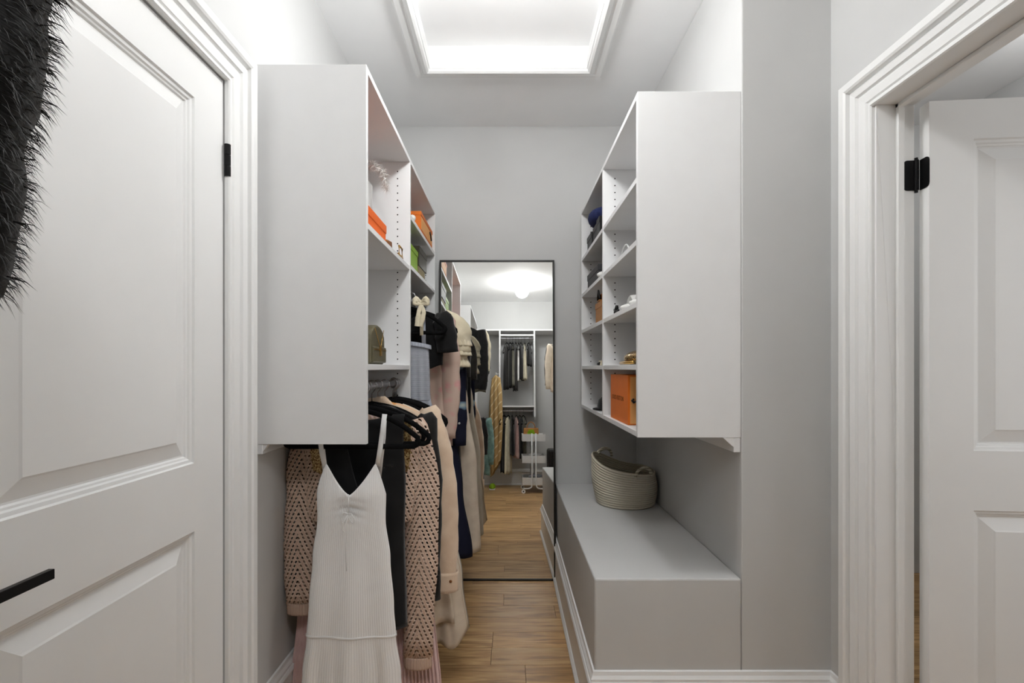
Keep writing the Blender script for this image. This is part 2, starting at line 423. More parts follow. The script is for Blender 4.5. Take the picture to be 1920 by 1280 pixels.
# lever handle
mb = MB().tube([(.062, 0, .918), (.062, -.006, .918)], .027, 24)
mb.tube([(.062, -.006, .918), (.062, -.058, .918)], .0095, 12)
h1 = mb.build('handle', M['black_metal'], ld, world=False)
MB().box(.048, .163, -.064, -.054, .908, .924).build('lever', M['black_metal'], h1, world=False, bevel=.001)
# jamb lining of the right opening
mb = MB().box(XR-.001, XR+.111, RD1, RD1+.019, 0, DH).box(XR-.001, XR+.111, RD0-.019, RD0, 0, DH).box(XR-.001, XR+.111, RD0, RD1, DH-.02, DH)
mb.box(XR+.055, XR+.073, RD1-.011, RD1, 0, DH-.02).box(XR+.055, XR+.073, RD0, RD0+.011, 0, DH-.02).box(XR+.055, XR+.073, RD0, RD1, DH-.031, DH-.02)
struct(mb.build('trim_4', M['trim'], bevel=.0015))
# right door, swung out into the next room
rd = door('door_2', RD1-RD0-.01, 2.005, 0)
rd.location = (XR+.122, RD1-.037, .010); rd.rotation_euler = (0, 0, math.radians(-5.0))
for hz in (1.806, .26):
    hn = empty('hinge', (0, 0, 0)); hn.parent = rd
    c = (-.012, .032)
    mb = MB()
    for q in range(3): mb.tube([(c[0], c[1], hz-.044+q*.0297), (c[0], c[1], hz-.044+q*.0297+.0285)], .0068, 12)
    mb.tube([(c[0], c[1], hz+.044), (c[0], c[1], hz+.051)], .0045, 10).tube([(c[0], c[1], hz-.051), (c[0], c[1], hz-.044)], .0045, 10)
    mb.build('pin', M['black_metal'], hn, world=False)
    def leaf(x0, x1, yv):
        pts = []; r = .012
        for cx, cz, a0 in ((x1-r, .044-r, 0), (x0+.001, .044-.001, 90), (x0+.001, -.044+.001, 180), (x1-r, -.044+r, 270)):
            rr = r if cx == x1-r else .001
            for q in range(5):
                a = math.radians(a0+q*22.5); pts.append((cx+rr*math.cos(a), hz+cz+rr*math.sin(a)))
        return MB().prism(pts, 1, yv, yv+.0025)
    mb = leaf(.0, .034, 0); mb.v = [(-.0026+(y-0), .032-x, z) for x, y, z in mb.v]
    mb.build('leaf', M['black_metal'], hn, world=False)
    mb = leaf(.0, .036, 0); mb.v = [(c[0]-x, c[1]-.0005+y, z) for x, y, z in mb.v]
    mb.build('leaf', M['black_metal'], hn, world=False)
# ------------------------------------------------------------------ lamps
def globe_lamp(name, x, y, z, r, mat, label, drop=0):
    t_ = empty(name, (x, y, z)); tag(t_, label, 'lamp')
    MB().lathe([(0, 0), (.062, 0), (.062, -.014), (.052, -.024), (.038, -.026), (.038, -.040), (0, -.040)], 28).build('base', M['trim'], t_, world=False, smooth=False)
    if drop: MB().tube([(0, 0, -.03), (0, 0, -.045-drop)], .012, 14).build('stem', M['trim'], t_, world=False, smooth=True)
    MB().sphere((0, 0, -.030-r-drop), r, n=32, m=20).build('globe', mat, t_, world=False, smooth=True)
globe_lamp('ceiling_lamp', 0, 1.46, TZ, .085, M['lamp'], 'round glowing globe lamp inside the ceiling tray', .165)
globe_lamp('ceiling_lamp', .18, -.36, ZC, .088, M['lamp_rear'], 'round glowing globe lamp reflected in the mirror, on flat ceiling')
globe_lamp('ceiling_lamp', 2.3, 1.72, ZC, .09, M['lamp_hall_fill'], 'unseen globe lamp added to light the room beyond the open door')  # out of view, added to brighten the room behind the right door

# ------------------------------------------------------------------ shelf units
T = .019
def pin_holes(parent, x_list, zs, y, facing):
    mb = MB()
    for x in x_list:
        for z in zs:
            n = 8; o = len(mb.v)
            mb.v += [(x+.0032*math.cos(2*PI*j/n), y, z+.0032*math.sin(2*PI*j/n)) for j in range(n)]
            mb.f.append(tuple(range(o, o+n)))
    h = mb.build('shelf_pin_holes', M['hole'], parent); h['kind'] = 'stuff'
def rng(a, b_, s): 
    out = []
    while a < b_: out.append(a); a += s
    return out
def unit(name, label, xw, xf, ys, z0, z1, shelves, bottom, mat=M['cabinet']):
    """xw wall side, xf aisle side; ys = near end, divider, far end"""
    lo, hi = min(xw, xf), max(xw, xf); sg = 1 if xf > xw else -1
    r = empty(name, ((lo+hi)/2, ys[0], z0)); tag(r, label, 'shelf unit')
    y0, yd, y1 = ys
    def panel(nm, *a): return MB().box(*a).build(nm, M['cabinet'], r, bevel=.0008, seg=1)
    sp = [panel('side_panel', lo, hi, y0, y0+T, z0, z1), panel('divider', lo, hi, yd-T/2, yd+T/2, z0, z1-T), panel('side_panel', lo, hi, y1-T, y1, z0, z1)]
    panel('top_panel', lo, hi, y0+T, y1-T, z1-T, z1)
    bk = (lo, lo+.006) if sg > 0 else (hi-.006, hi)
    panel('back_panel', bk[0], bk[1], y0+T, yd-T/2, z0, z1-T); panel('back_panel', bk[0], bk[1], yd+T/2, y1-T, z0, z1-T)
    ii = (lo+.006, hi-.0015) if sg > 0 else (lo+.0015, hi-.006)
    for bay, zc in shelves:
        a, b_ = (y0+T, yd-T/2) if bay == 0 else (yd+T/2, y1-T)
        panel('shelf', ii[0], ii[1], a, b_, zc-T/2, zc+T/2)
    if bottom:
        panel('bottom_panel', ii[0], ii[1], y0+T, yd-T/2, z0, z0+T); panel('bottom_panel', ii[0], ii[1], yd+T/2, y1-T, z0, z0+T)
    # holes on the two camera-facing inner sides
    xs = [xf-sg*.055, xf-sg*.29]
    for q, yy in ((1, yd-T/2-.0006), (2, y1-T-.0006)):
        bay = q-1; zz = [z for z in rng(z0+.05, z1-.04, .032) if all(abs(z-zc) > .016 for b2, zc in shelves if b2 == bay)]
        pin_holes(sp[q], xs, zz, yy, -1)
    return r
XFL, XFR = -.436, .436
LY = (1.458, 2.115, 2.842)
LU = unit('shelf_unit', 'tall white shelf unit on left wall with clothes rails', XL+.001, XFL, LY, 1.016, 2.183,
          [(0, 1.694), (0, 1.2535), (1, 1.929), (1, 1.705)], False)
RY = (1.600, 2.195, 2.842)
RU = unit('shelf_unit', 'white cubby shelf unit hung above the bench', XA-.001, XFR, RY, 1.016, 2.183,
          [(b_, z) for b_ in (0, 1) for z in (1.893, 1.680, 1.467, 1.2535)], True)
bx(XA-.024, XA-.001, 1.602, 2.84, .966, 1.0155).build('wall_cleat', M['cabinet'], RU, bevel=.002)
MB().prism([(XA-.024, 1.0155), (XA-.060, 1.0155), (XA-.024, .984)], 1, 1.602, 1.614).build('bracket', M['cabinet'], RU)
bx(XL+.001, XL+.024, 1.46, 2.84, .985, 1.0155).build('wall_cleat', M['cabinet'], LU, bevel=.002)
MB().prism([(XL+.024, 1.0155), (XL+.040, 1.0155), (XL+.024, .992)], 1, 1.462, 1.474).build('bracket', M['cabinet'], LU)
XROD = -.507
def rod(parent, x, ya, yb, z, along='y'):
    prof = [(.0085*math.cos(a*2*PI/20), .0145*math.sin(a*2*PI/20)) for a in range(20)]
    if along == 'y':
        mb = MB().prism([(x+p, z+q) for p, q in prof], 1, ya, yb)
    else:
        mb = MB().prism([(x+p, z+q) for p, q in prof], 0, ya, yb)
    o = mb.build('hanging_rod', M['rod'], parent, smooth=False)
    for e, s in ((ya, 1), (yb, -1)):
        big = [(p*2.2, q*1.7) for p, q in prof]
        mb = MB().prism([(x+p, z+q) for p, q in big], 1 if along == 'y' else 0, e, e+s*.004)
        mb.build('rod_flange', M['chrome'], o)
    return o
Z1, Z2 = 1.185, 1.60
rod(LU, XROD, LY[0]+T, LY[1]-T/2, Z1); rod(LU, XROD, LY[1]+T/2, LY[2]-T, Z2)

# bench built against the alcove
be = bx(XB, XA-.0005, YN, YB-.0005, 0, .542).build('bench', M['wall'], bevel=.006)
tag(be, 'long grey built-in bench ledge under the cubby shelves', 'bench')

# ------------------------------------------------------------------ mirror leaning on the back wall
mw0, mw1, mh, mt = -.419, .281, 1.912, .026
mr_ = empty('floor_mirror', ((mw0+mw1)/2, 2.787, 0)); tag(mr_, 'tall black-framed mirror leaning against the back wall', 'mirror')
hw = (mw1-mw0)/2; fw = .011
th_ = math.asin((2.918-2.787-mt)/mh*1.0)
mr_.rotation_euler = (-th_, 0, 0)
def mpart(nm, mat, *a, **k_): return MB().box(*a).build(nm, mat, mr_, world=False, **k_)
mpart('glass', M['mirror'], -hw+fw, hw-fw, .006, .012, fw, mh-fw)
mpart('backing', M['frame'], -hw+fw, hw-fw, .0125, mt-.002, fw, mh-fw)
for a in ((-hw, -hw+fw, 0, mt, 0, mh), (hw-fw, hw, 0, mt, 0, mh), (-hw+fw, hw-fw, 0, mt, 0, fw), (-hw+fw, hw-fw, 0, mt, mh-fw, mh)):
    mpart('frame_bar', M['frame'], *a, bevel=.001, seg=1)

# ================================================================== garments
HANG = 'clothes hangers'
def hz(x):                                   # height of the hanger shoulder below the rail
    a = min(abs(x)/.212, 1.0); return -.066-.030*a-.062*a**2.6
def hanger_mesh():
    pts = []
    for i in range(0, 11): x = .205*i/10; pts.append((x, 0, hz(x)))
    tip = [(.2145, 0, -.160), (.2165, 0, -.172), (.211, 0, -.183), (.200, 0, -.188)]
    right = pts+tip; bar = [(.1, 0, -.188), (0, 0, -.188), (-.1, 0, -.188)]
    left = [(-x, y, z) for x, y, z in reversed(right[1:])]
    fr = MB().tube(right+bar+left, .0085, 8, closed=True, flat=.40, up=(0, 1, 0))
    hk = []
    for a in range(-50, 191, 20): hk.append((.0185*math.cos(math.radians(180-a)), 0, .0005+.0185*math.sin(math.radians(180-a))))
    hk = hk[::-1]
    hk = [(-.0185*math.cos(math.radians(a)), 0, .0005+.0185*math.sin(math.radians(a))) for a in range(-35, 206, 20)]
    hk += [(.006, 0, -.022), (0, 0, -.030), (0, 0, -.068)]
    return fr, MB().tube(hk, .0018, 6)
_f, _h = hanger_mesh()
_fo = _f.build('frame', M['velvet'], None, world=False, smooth=True); _ho = _h.build('hook', M['chrome'], None, world=False, smooth=True)
FM, HM = _fo.data, _ho.data
bpy.data.objects.remove(_fo); bpy.data.objects.remove(_ho)
WOODM = FM.copy(); WOODM.materials[0] = M['apricot']
def hanger(x, y, z, rz, label, group=HANG, fm=FM):
    r = empty('hanger', (x, y, z), rz); tag(r, label, 'hanger', group)
    for nm, me in (('frame', fm), ('hook', HM)):
        o = bpy.data.objects.new(nm, me); C.objects.link(o); o.parent = r
    return r
def cloth(width, depth, top_f, top_b, hem, folds=(), nu=40, nv=40, seed=0, cx=None, pleat=None, dmin=.004, lip=0):
    """hanging garment tube: x = u*width(z), front and back sheets joined at the sides.
    folds: list of (count, amplitude, phase, z_start) growing downwards"""
    rnd = random.Random(seed); mb = MB(); mb.uv = []
    cols = [(-1+2*i/nu, 0) for i in range(nu+1)]+[(1-2*i/nu, 1) for i in range(1, nu)]
    zmin = hem(0) if callable(hem) else hem
    ph2 = rnd.uniform(0, 6)
    for (u, side) in cols:
        tp = (top_b if side else top_f)(u); hm = hem(u) if callable(hem) else hem
        for j in range(nv+1):
            v = j/nv; z = tp*(1-v)+hm*v
            wz = lerp_tab(width, z); dz = lerp_tab(depth, z)
            x = u*wz+(cx(z) if cx else 0)
            bulge = math.sqrt(max(0, 1-u*u))*dz+dmin*(1-abs(u)**6)
            y = (bulge if side else -bulge)
            ang = u if not side else 2-u if u >= 0 else -2-u
            for cnt, amp, ph, zs in folds:
                g = max(0, min(1, (zs-z)/(.55))); g = g**.7
                sgn = 1 if side else -1
                off = amp*g*math.sin(cnt*PI*u+ph+side*1.7+1.3*z*(1 if side else -1))
                y += sgn*off; x += .35*amp*g*math.cos(cnt*PI*u*.8+ph+z*2)
            if pleat:
                cnt, amp, zs = pleat; g = max(0, min(1, (zs-z)/.5))
                tri = abs(((u*cnt) % 1)-.5)*2-.5
                y += (1 if side else -1)*amp*g*tri
            mb.v.append((x, y, z)); mb.uv.append((u*lerp_tab(width, (tp+hm)/2)+(side*3), z))
    n = len(cols); k_ = nv+1
    for i in range(n):
        for j in range(nv): mb.f.append((i*k_+j, ((i+1) % n)*k_+j, ((i+1) % n)*k_+j+1, i*k_+j+1))
    return mb
def sl_(pts, r, *a):
    p0, p1 = Vector(pts[0]), Vector(pts[1]); d = (p0-p1).normalized()
    return sleeve([tuple(p0+d*r[0]*.5-Vector((math.copysign(.02, p0.x), 0, 0))), tuple(p0)]+list(pts[1:]), [r[0]*.12, r[0]]+list(r[1:]), *a)
def sleeve(pts, r, n=16, flat=.55, wrinkle=.004, seed=0, sub=6):
    """tube of cloth through pts with creases, open at the cuff"""
    rnd = random.Random(seed); P = []; R = []
    k_ = len(pts)
    for i in range(k_-1):
        for q in range(sub):
            f = q/sub; g = f*f*(3-2*f)
            P.append(Vector(pts[i]).lerp(Vector(pts[i+1]), f)); R.append(r[i]*(1-g)+r[i+1]*g)
    P.append(Vector(pts[-1])); R.append(r[-1])
    ph = [rnd.uniform(0, 6) for _ in range(4)]
    R = [a+wrinkle*math.sin(i*1.15+ph[0])*.6+wrinkle*math.sin(i*2.1+ph[1])*.4 for i, a in enumerate(R)]
    mb = MB().tube(P, R, n, flat=flat, up=(0, 1, 0), caps=False)
    L = 0; mb.uv = []
    for i, p in enumerate(P):
        if i: L += (P[i]-P[i-1]).length
        for j in range(n):
            a = 2*PI*j/n; mb.uv.append((math.sin(a)*R[i], -L))
            x, y, z = mb.v[i*n+j]; d = wrinkle*.6*math.sin(a*3+ph[2]+i*.5)
            mb.v[i*n+j] = (x+d*math.sin(a), y+d*math.cos(a)*.6, z)
    return mb
def ribbon(pts, w_, t_=.0012, up=(0, 1, 0)):
    mb = MB(); mb.tube(pts, w_, 8, flat=t_/w_, up=up); return mb
def shoulders(neck, drop_f, extra=.003):
    def f(u, d=drop_f):
        x = u*.215; a = abs(x)
        if a < neck: return hz(neck)+extra-d*(1-(a/neck)**2)
        return hz(x)+extra
    return f
def gar(name, x, y, z, rz, label, cat='clothing', group=None, hlabel=None, hg=HANG, fm=FM):
    r = empty(name, (x, y, z), rz); tag(r, label, cat, group)
    if hlabel: hanger(x, y, z, rz, hlabel, hg, fm)
    return r
def P(mb, nm, mat, r, solid=.0012, smooth=True): return mb.build(nm, mat, r, world=False, smooth=smooth, solid=solid)

# ---- lower left rail, front to back
G1 = 'clothes on the lower left rail'
# 1 white ribbed slip dress
r = gar('slip_dress', XROD, 1.535, Z1, 0, 'white ribbed slip dress with drawstring bow, foremost on lower rail', 'dress', G1, 'black velvet hanger carrying the white ribbed slip dress')
def dtop(u):
    a = abs(u)
    if a < .74: 
        f = a/.74; return -.340+.098*f**1.25
    return -.242-.100*((a-.74)/.26)**1.5
wd = [(-.24, .106), (-.33, .112), (-.42, .110), (-.55, .126), (-.70, .138), (-.80, .145), (-.92, .160), (-1.06, .178)]
dd = [(-.24, .004), (-.36, .020), (-.5, .014), (-.8, .022), (-1.06, .030)]
mb = cloth(wd, dd, dtop, lambda u: dtop(1)-.03*(1-u*u), lambda u: -1.05-.008*math.sin(u*9), [(2.2, .006, .5, -.45), (5, .010, 1.0, -.80)], nu=64, nv=80)
# gathered bust above the bow
nv = []
for (x, y, z) in mb.v:
    if y < 0 and -.45 < z < -.33:
        g = math.exp(-(x/.05)**2)*math.exp(-((z+.388)/.035)**2); y += .010*g*(1+.6*math.sin(z*260+abs(x)*60))
    nv.append((x, y, z))
mb.v = nv; P(mb, 'body', M['white_rib'], r)
for s in (-1, 1):
    xs = .106*s
    ribbon([(xs*.80, -.004, -.250), (xs*.88, -.008, -.205), (xs*.96, -.007, -.140), (xs*1.02, -.003, hz(.106)+.008), (xs*1.0, .004, hz(.106)+.006), (xs*.95, .008, -.16), (xs*.8, .008, -.30)], .008).build('strap', M['white_strap'], r, world=False, smooth=True)
# seam band above the ruffle
mb = cloth([(-.78, .1465), (-.81, .149)], [(-.78, .0235), (-.81, .0245)], lambda u: -.790, lambda u: -.790, lambda u: -.797, [(2.2, .006, .5, -.45)], nu=64, nv=3); P(mb, 'seam', M['white_strap'], r)
bow = MB()
for s in (-1, 1):
    bow.tube([(0, -.034, -.395), (s*.012, -.038, -.392-.002*s), (s*.022, -.039, -.407-.004*s), (s*.016, -.039, -.424), (s*.004, -.037, -.41), (0, -.034, -.398)], .0018, 6)
bow.tube([(0, -.034, -.398), (-.004, -.038, -.43), (-.003, -.036, -.47), (-.006, -.034, -.52), (-.004, -.036, -.575)], .0017, 6)
bow.tube([(0, -.034, -.398), (-.013, -.038, -.42), (-.017, -.038, -.445), (-.010, -.037, -.453)], .0017, 6)
bow.tube([(0, -.030, -.335), (0, -.029, -.36), (0, -.031, -.395)], .002, 6)
bow.build('drawstring_bow', M['white_strap'], r, world=False, smooth=True)
# 2 black sleeveless dress
r = gar('sleeveless_dress', XROD+.025, 1.585, Z1, .03, 'black sleeveless dress right behind the white slip dress', 'dress', G1, 'black velvet hanger carrying the black sleeveless dress')
tb = lambda u: (hz(.11)+.004 if abs(u) > .62 else hz(.11)+.004-.02*(1-(abs(u)/.62)**2)) if abs(u) < .9 else hz(.11)+.004-.14*((abs(u)-.9)/.1)
tf = lambda u: (hz(.11)+.004-.30*(1-abs(u)/.62) if abs(u) < .62 else tb(u))
P(cloth([(-.08, .150), (-.20, .132), (-.3, .138), (-.5, .134), (-.75, .140), (-1.0, .16)], [(-.1, .006), (-.4, .014), (-1.0, .02)], tf, tb, -.80, [(3, .006, 0, -.3)], seed=2), 'body', M['black_cloth'], r)
tg = P(MB().box(-.001, .013, .003, .0045, -.142, -.120), 'neck_tag', M['white_strap'], r, 0, False); tg['label'] = 'small white neck tag'
# 3 openwork sweater with gold sequin yoke
r = gar('openwork_sweater', XROD, 1.640, Z1, -.02, 'rose openwork knit sweater with gold sequined chest', 'sweater', G1, 'black velvet hanger carrying the rose openwork sweater')
P(cloth([(-.08, .215), (-.2, .20), (-.35, .205), (-.5, .20)], [(-.1, .008), (-.4, .02)], shoulders(.09, .05), shoulders(.09, .015), lambda u: -.49+.05*abs(u)**2, [(3, .006, 1, -.2)], seed=3), 'body', M['crochet'], r)
P(cloth([(-.08, .200), (-.2, .187), (-.35, .185)], [(-.1, .011), (-.3, .024)], lambda u: shoulders(.09, .05)(u*.9)-.004, lambda u: shoulders(.09, .05)(u*.9)-.004, lambda u: -.34+.06*abs(u), [(3, .006, 1, -.2)], seed=3), 'sequin_yoke', M['sequin'], r)
for s, xs, zb, xb in ((-1, -.203, -.775, -.205), (1, .195, -.955, .198)):
    sl = P(sl_([(xs*.95, .020, -.14), (xs+s*.010, .022, -.30), (xb+s*.008, .004, -.55), (xb, -.012, zb+.035)], [.044, .058, .060, .050], 22, .45, .003, 5+s), 'sleeve', M['crochet'], r)
    P(sleeve([(xb, -.012, zb+.04), (xb, -.012, zb)], [.048, .047], 22, .5, .001, 9), 'cuff', M['rib_rose'], sl)
# 4 rose pleated dress
r = gar('pleated_dress', XROD, 1.70, Z1, .02, 'dusty rose accordion-pleated long dress flaring to the floor', 'dress', G1, 'black velvet hanger carrying the rose pleated dress')
P(cloth([(-.08, .18), (-.25, .15), (-.45, .18), (-.75, .24), (-1.12, .270)], [(-.1, .01), (-.4, .02), (-1.1, .045)], shoulders(.08, .06), shoulders(.08, .02), -1.13, [], nu=176, nv=24, pleat=(22, .015, -.22), seed=4), 'body', M['pleat'], r)
# 5 black jacket
r = gar('jacket', XROD, 1.765, Z1, 0, 'black jacket squeezed in front of the beige wool coat', 'jacket', G1, 'black velvet hanger carrying the squeezed black jacket')
P(cloth([(-.08, .22), (-.3, .215), (-.8, .225)], [(-.1, .010), (-.4, .022)], shoulders(.07, .03), shoulders(.07, .01), -.80, [(3, .005, 2, -.2)], seed=5), 'body', M['black_jacket'], r)
for s in (-1, 1): P(sl_([(.198*s, 0, -.13), (.215*s, -.005, -.35), (.214*s, -.005, -.60), (.218*s, -.006, -.79)], [.044, .046, .042, .038], 16, .55, .003, 3+s), 'sleeve', M['black_jacket'], r)
for q in range(3): MB().sphere((.248, -.018, -.72+q*.02), .005).build('button', M['black_metal'], r, world=False, smooth=True)
# glossy black collar lying over a hanger
mb = sleeve([(-.06, -.012, -.098), (.0, -.018, -.088), (.07, -.018, -.094), (.13, -.012, -.118)], [.016, .022, .022, .014], 12, .4, .002, 2)
o = P(mb, 'collar', M['black_leather'], r); o['label'] = 'glossy black leather collar'
# 6 beige wool coat
r = gar('wool_coat', XROD, 1.845, Z1, 0, 'beige pink wool coat with strapped cuff on lower rail', 'coat', G1, 'pale wooden hanger carrying the beige wool coat', HANG, WOODM)
P(cloth([(-.08, .225), (-.3, .218), (-.86, .225)], [(-.1, .016), (-.4, .032)], shoulders(.07, .03, .008), shoulders(.07, .0, .008), -.86, [(2, .006, 2, -.2)], seed=6), 'body', M['beige_wool'], r)
for s in (-1, 1):
    xe = .262 if s > 0 else -.21
    sl = P(sl_([(.195*s, 0, -.118), (xe*.92, -.008, -.27), (xe, -.012, -.50), (xe, -.014, -.775)], [.050, .054, .052, .047], 20, .6, .0035, 8+s), 'sleeve', M['beige_wool'], r)
    cf = P(sleeve([(xe, -.014, -.715), (xe, -.014, -.79)], [.051, .051], 20, .6, .0005, 4), 'cuff', M['beige_wool'], sl, .003)
    MB().sphere((xe+.026, -.042, -.745), .006, .004, .006).build('button', M['brown'], cf, world=False, smooth=True)
mb = sleeve([(-.05, -.012, -.085), (-.02, -.025, -.07), (.03, -.03, -.062), (.06, -.02, -.085)], [.012, .02, .02, .012], 12, .5, .002, 7)
P(mb, 'collar', M['beige_wool'], r)
# 7 cream chiffon dress
r = gar('chiffon_dress', XROD, 1.95, Z1, .0, 'long cream chiffon dress with flared wavy hem', 'dress', G1, 'black velvet hanger carrying the long cream chiffon dress')
P(cloth([(-.08, .205), (-.3, .22), (-.55, .27), (-.8, .32), (-1.06, .352)], [(-.1, .008), (-.5, .02), (-1.0, .035)], shoulders(.08, .06), shoulders(.08, .02), lambda u: -1.04+.03*math.sin(u*7)-.015*math.sin(u*17), [(5, .012, 0, -.2), (11, .006, 1, -.4)], nu=80, cx=lambda z: .0, seed=7), 'body', M['cream'], r)
nb = [ch for ch in r.children][0]
for vtx in nb.data.vertices:
    if vtx.co.x < -.262: vtx.co.x = -.262+.1*(vtx.co.x+.262)
P(cloth([(-.3, .19), (-.55, .23), (-.98, .29)], [(-.3, .01), (-1.0, .02)], lambda u: -.30, lambda u: -.30, lambda u: -.965+.015*math.sin(u*9), [(6, .008, 0, -.3)], nu=60, nv=20, seed=8), 'underskirt', M['cream'], r)
nb = [ch for ch in r.children][1]
for vtx in nb.data.vertices:
    if vtx.co.x < -.255: vtx.co.x = -.255+.1*(vtx.co.x+.255)
    vtx.co.y -= .045*max(0, min(1, (-.3-vtx.co.z)/.2))
# empty hangers, all alike
for i, (yy, rz) in enumerate(((1.985, .05), (2.003, .02), (2.022, -.03), (2.040, .04), (2.058, -.01), (2.076, .03), (2.091, 0))):
    hanger(XROD+.018+random.uniform(-.008, .008), yy, Z1, rz, 'empty black velvet hanger, '+('seventh', 'sixth', 'fifth', 'fourth', 'third', 'second', 'first')[i]+' from the shelf divider on lower rail', 'empty hangers on the lower rail')

# ---- upper left rail
G2 = 'clothes on the upper left rail'
# a ivory top with bow straps
r = gar('tied_camisole', XROD, 2.165, Z2, .02, 'ivory top tied with a satin bow at its shoulder', 'top', G2, 'black velvet hanger carrying the ivory bow top')
P(cloth([(-.16, .045), (-.5, .05)], [(-.16, .006), (-.4, .015)], lambda u: -.19-.03*abs(u), lambda u: -.19-.03*abs(u), -.34, [(4, .005, 0, -.2)], nu=30, nv=14), 'body', M['ivory'], r)
bw = MB()
for s in (-1, 1):
    bw.add(*(lambda m_: (m_.v, m_.f))(sleeve([(.112, -.012, -.052), (.112+s*.022, -.022, -.036), (.112+s*.030, -.022, -.055), (.112, -.014, -.060)], [.006, .013, .013, .006], 10, .5, .001, 1, 5)))
    bw.add(*(lambda m_: (m_.v, m_.f))(sleeve([(.112, -.014, -.055), (.112+s*.012, -.018, -.10), (.112+s*.006-.012, -.016, -.16)], [.006, .011, .013], 10, .35, .002, 2, 5)))
bw.build('bow', M['ivory'], r, world=False, smooth=True)
for s in (-1, 1): ribbon([(.112*s, -.004, -.20), (.112*s, -.007, -.12), (.112*s, -.002, hz(.11)+.008), (.112*s, .006, -.12), (.11*s, .006, -.2)], .008).build('strap', M['ivory'], r, world=False, smooth=True)
# b grey blue smocked sundress
r = gar('smocked_sundress', XROD, 2.20, Z2, 0, 'grey blue smocked sundress with thin straps on upper rail', 'dress', G2, 'black velvet hanger carrying the grey blue smocked sundress')
P(cloth([(-.2, .138), (-.45, .145), (-.52, .15)], [(-.2, .008), (-.3, .02)], lambda u: -.232-.02*u*u, lambda u: -.232-.02*u*u, -.50, [(9, .004, 0, -.2)], nu=60, nv=40), 'bodice', M['smock'], r)
P(cloth([(-.49, .148), (-.56, .165), (-.9, .21)], [(-.49, .018), (-.9, .03)], lambda u: -.495, lambda u: -.495, -.80, [(9, .010, 0, -.45), (4, .006, 1, -.45)], nu=70, nv=24), 'skirt', M['greyblue'], r)
P(cloth([(-.2, .144), (-.26, .150)], [(-.2, .012), (-.26, .026)], lambda u: -.224-.02*u*u, lambda u: -.224-.02*u*u, lambda u: -.244-.02*u*u, [(22, .004, 0, -.1)], nu=80, nv=4), 'ruffle', M['greyblue'], r)
for s in (-1, 1): ribbon([(.118*s, -.012, -.245), (.116*s, -.012, -.18), (.112*s, -.002, hz(.11)+.008), (.112*s, .006, -.14), (.115*s, .010, -.245)], .010).build('strap', M['greyblue'], r, world=False, smooth=True)
# c black short sleeved top
r = gar('cropped_top', XROD, 2.265, Z2, -.03, 'black short-sleeved cropped top above the pink floral dress', 'top', G2, 'black velvet hanger carrying the black cropped top')
P(cloth([(-.08, .21), (-.2, .2), (-.36, .195)], [(-.1, .010), (-.3, .022)], shoulders(.09, .05), shoulders(.09, .015), lambda u: -.345+.01*math.sin(u*8), [(4, .006, 0, -.1)], seed=11, nv=20), 'body', M['black_cloth'], r)
for s in (-1, 1): P(sl_([(.19*s, 0, -.115), (.213*s, -.01, -.19), (.220*s, -.012, -.275)], [.05, .052, .050], 14, .6, .003, 2), 'sleeve', M['black_cloth'], r)
# two more empty hangers sticking out
hanger(XROD+.035, 2.315, Z2, .08, 'empty black hanger just behind the black cropped top', 'empty hangers on the upper rail')
hanger(XROD+.030, 2.34, Z2-.0, -.06, 'empty black hanger just before the pink floral dress', 'empty hangers on the upper rail')
# d pink floral sheer dress
r = gar('floral_dress', XROD, 2.39, Z2, 0, 'sheer pink floral embroidered dress on upper rail', 'dress', G2, 'black velvet hanger carrying the pink floral dress')
P(cloth([(-.08, .21), (-.2, .19), (-.4, .205), (-.74, .225)], [(-.1, .012), (-.4, .03)], shoulders(.09, .08), shoulders(.09, .02), lambda u: -.735+.012*math.sin(u*10), [(5, .010, 0, -.15)], seed=12), 'body', M['pink_floral'], r)
for s in (-1, 1): P(sl_([(.195*s, 0, -.12), (.215*s, -.008, -.3), (.218*s, -.01, -.52), (.212*s, -.01, -.70)], [.046, .05, .046, .030], 14, .6, .004, 4), 'sleeve', M['pink_floral'], r)
# e ivory lace blouse
r = gar('lace_blouse', XROD, 2.465, Z2, .05, 'ivory lace blouse with ruffled puff sleeve before the mirror', 'blouse', G2, 'black velvet hanger carrying the ivory lace blouse')
P(cloth([(-.08, .215), (-.2, .215), (-.5, .20)], [(-.1, .016), (-.3, .03)], shoulders(.08, .04), shoulders(.08, .01), -.46, [(4, .008, 0, -.1)], seed=13), 'body', M['ivory'], r)
for s in (-1, 1):
    e = .255 if s > 0 else -.225
    sl = P(sl_([(.185*s, 0, -.09), (e*.95, -.01, -.15), (e, -.012, -.245), (e*.98, -.012, -.30)], [.05, .066, .060, .040], 18, .65, .006, 6), 'sleeve', M['ivory'], r)
    for zz in (.10, .05): P(cloth([(-.29, .060), (-.34, .072)], [(-.29, .042), (-.34, .052)], lambda u: -.292, lambda u: -.292, lambda u: -.335, [(6, .010, zz*40, -.2)], nu=30, nv=5, cx=lambda z, e=e: e*.97), 'ruffle', M['ivory'], sl).location = (0, 0, zz)
    P(cloth([(-.29, .042), (-.34, .060)], [(-.29, .028), (-.34, .045)], lambda u: -.292, lambda u: -.292, lambda u: -.345, [(5, .012, 0, -.2)], nu=26, nv=5, cx=lambda z, e=e: e*.98), 'ruffle', M['ivory'], sl)
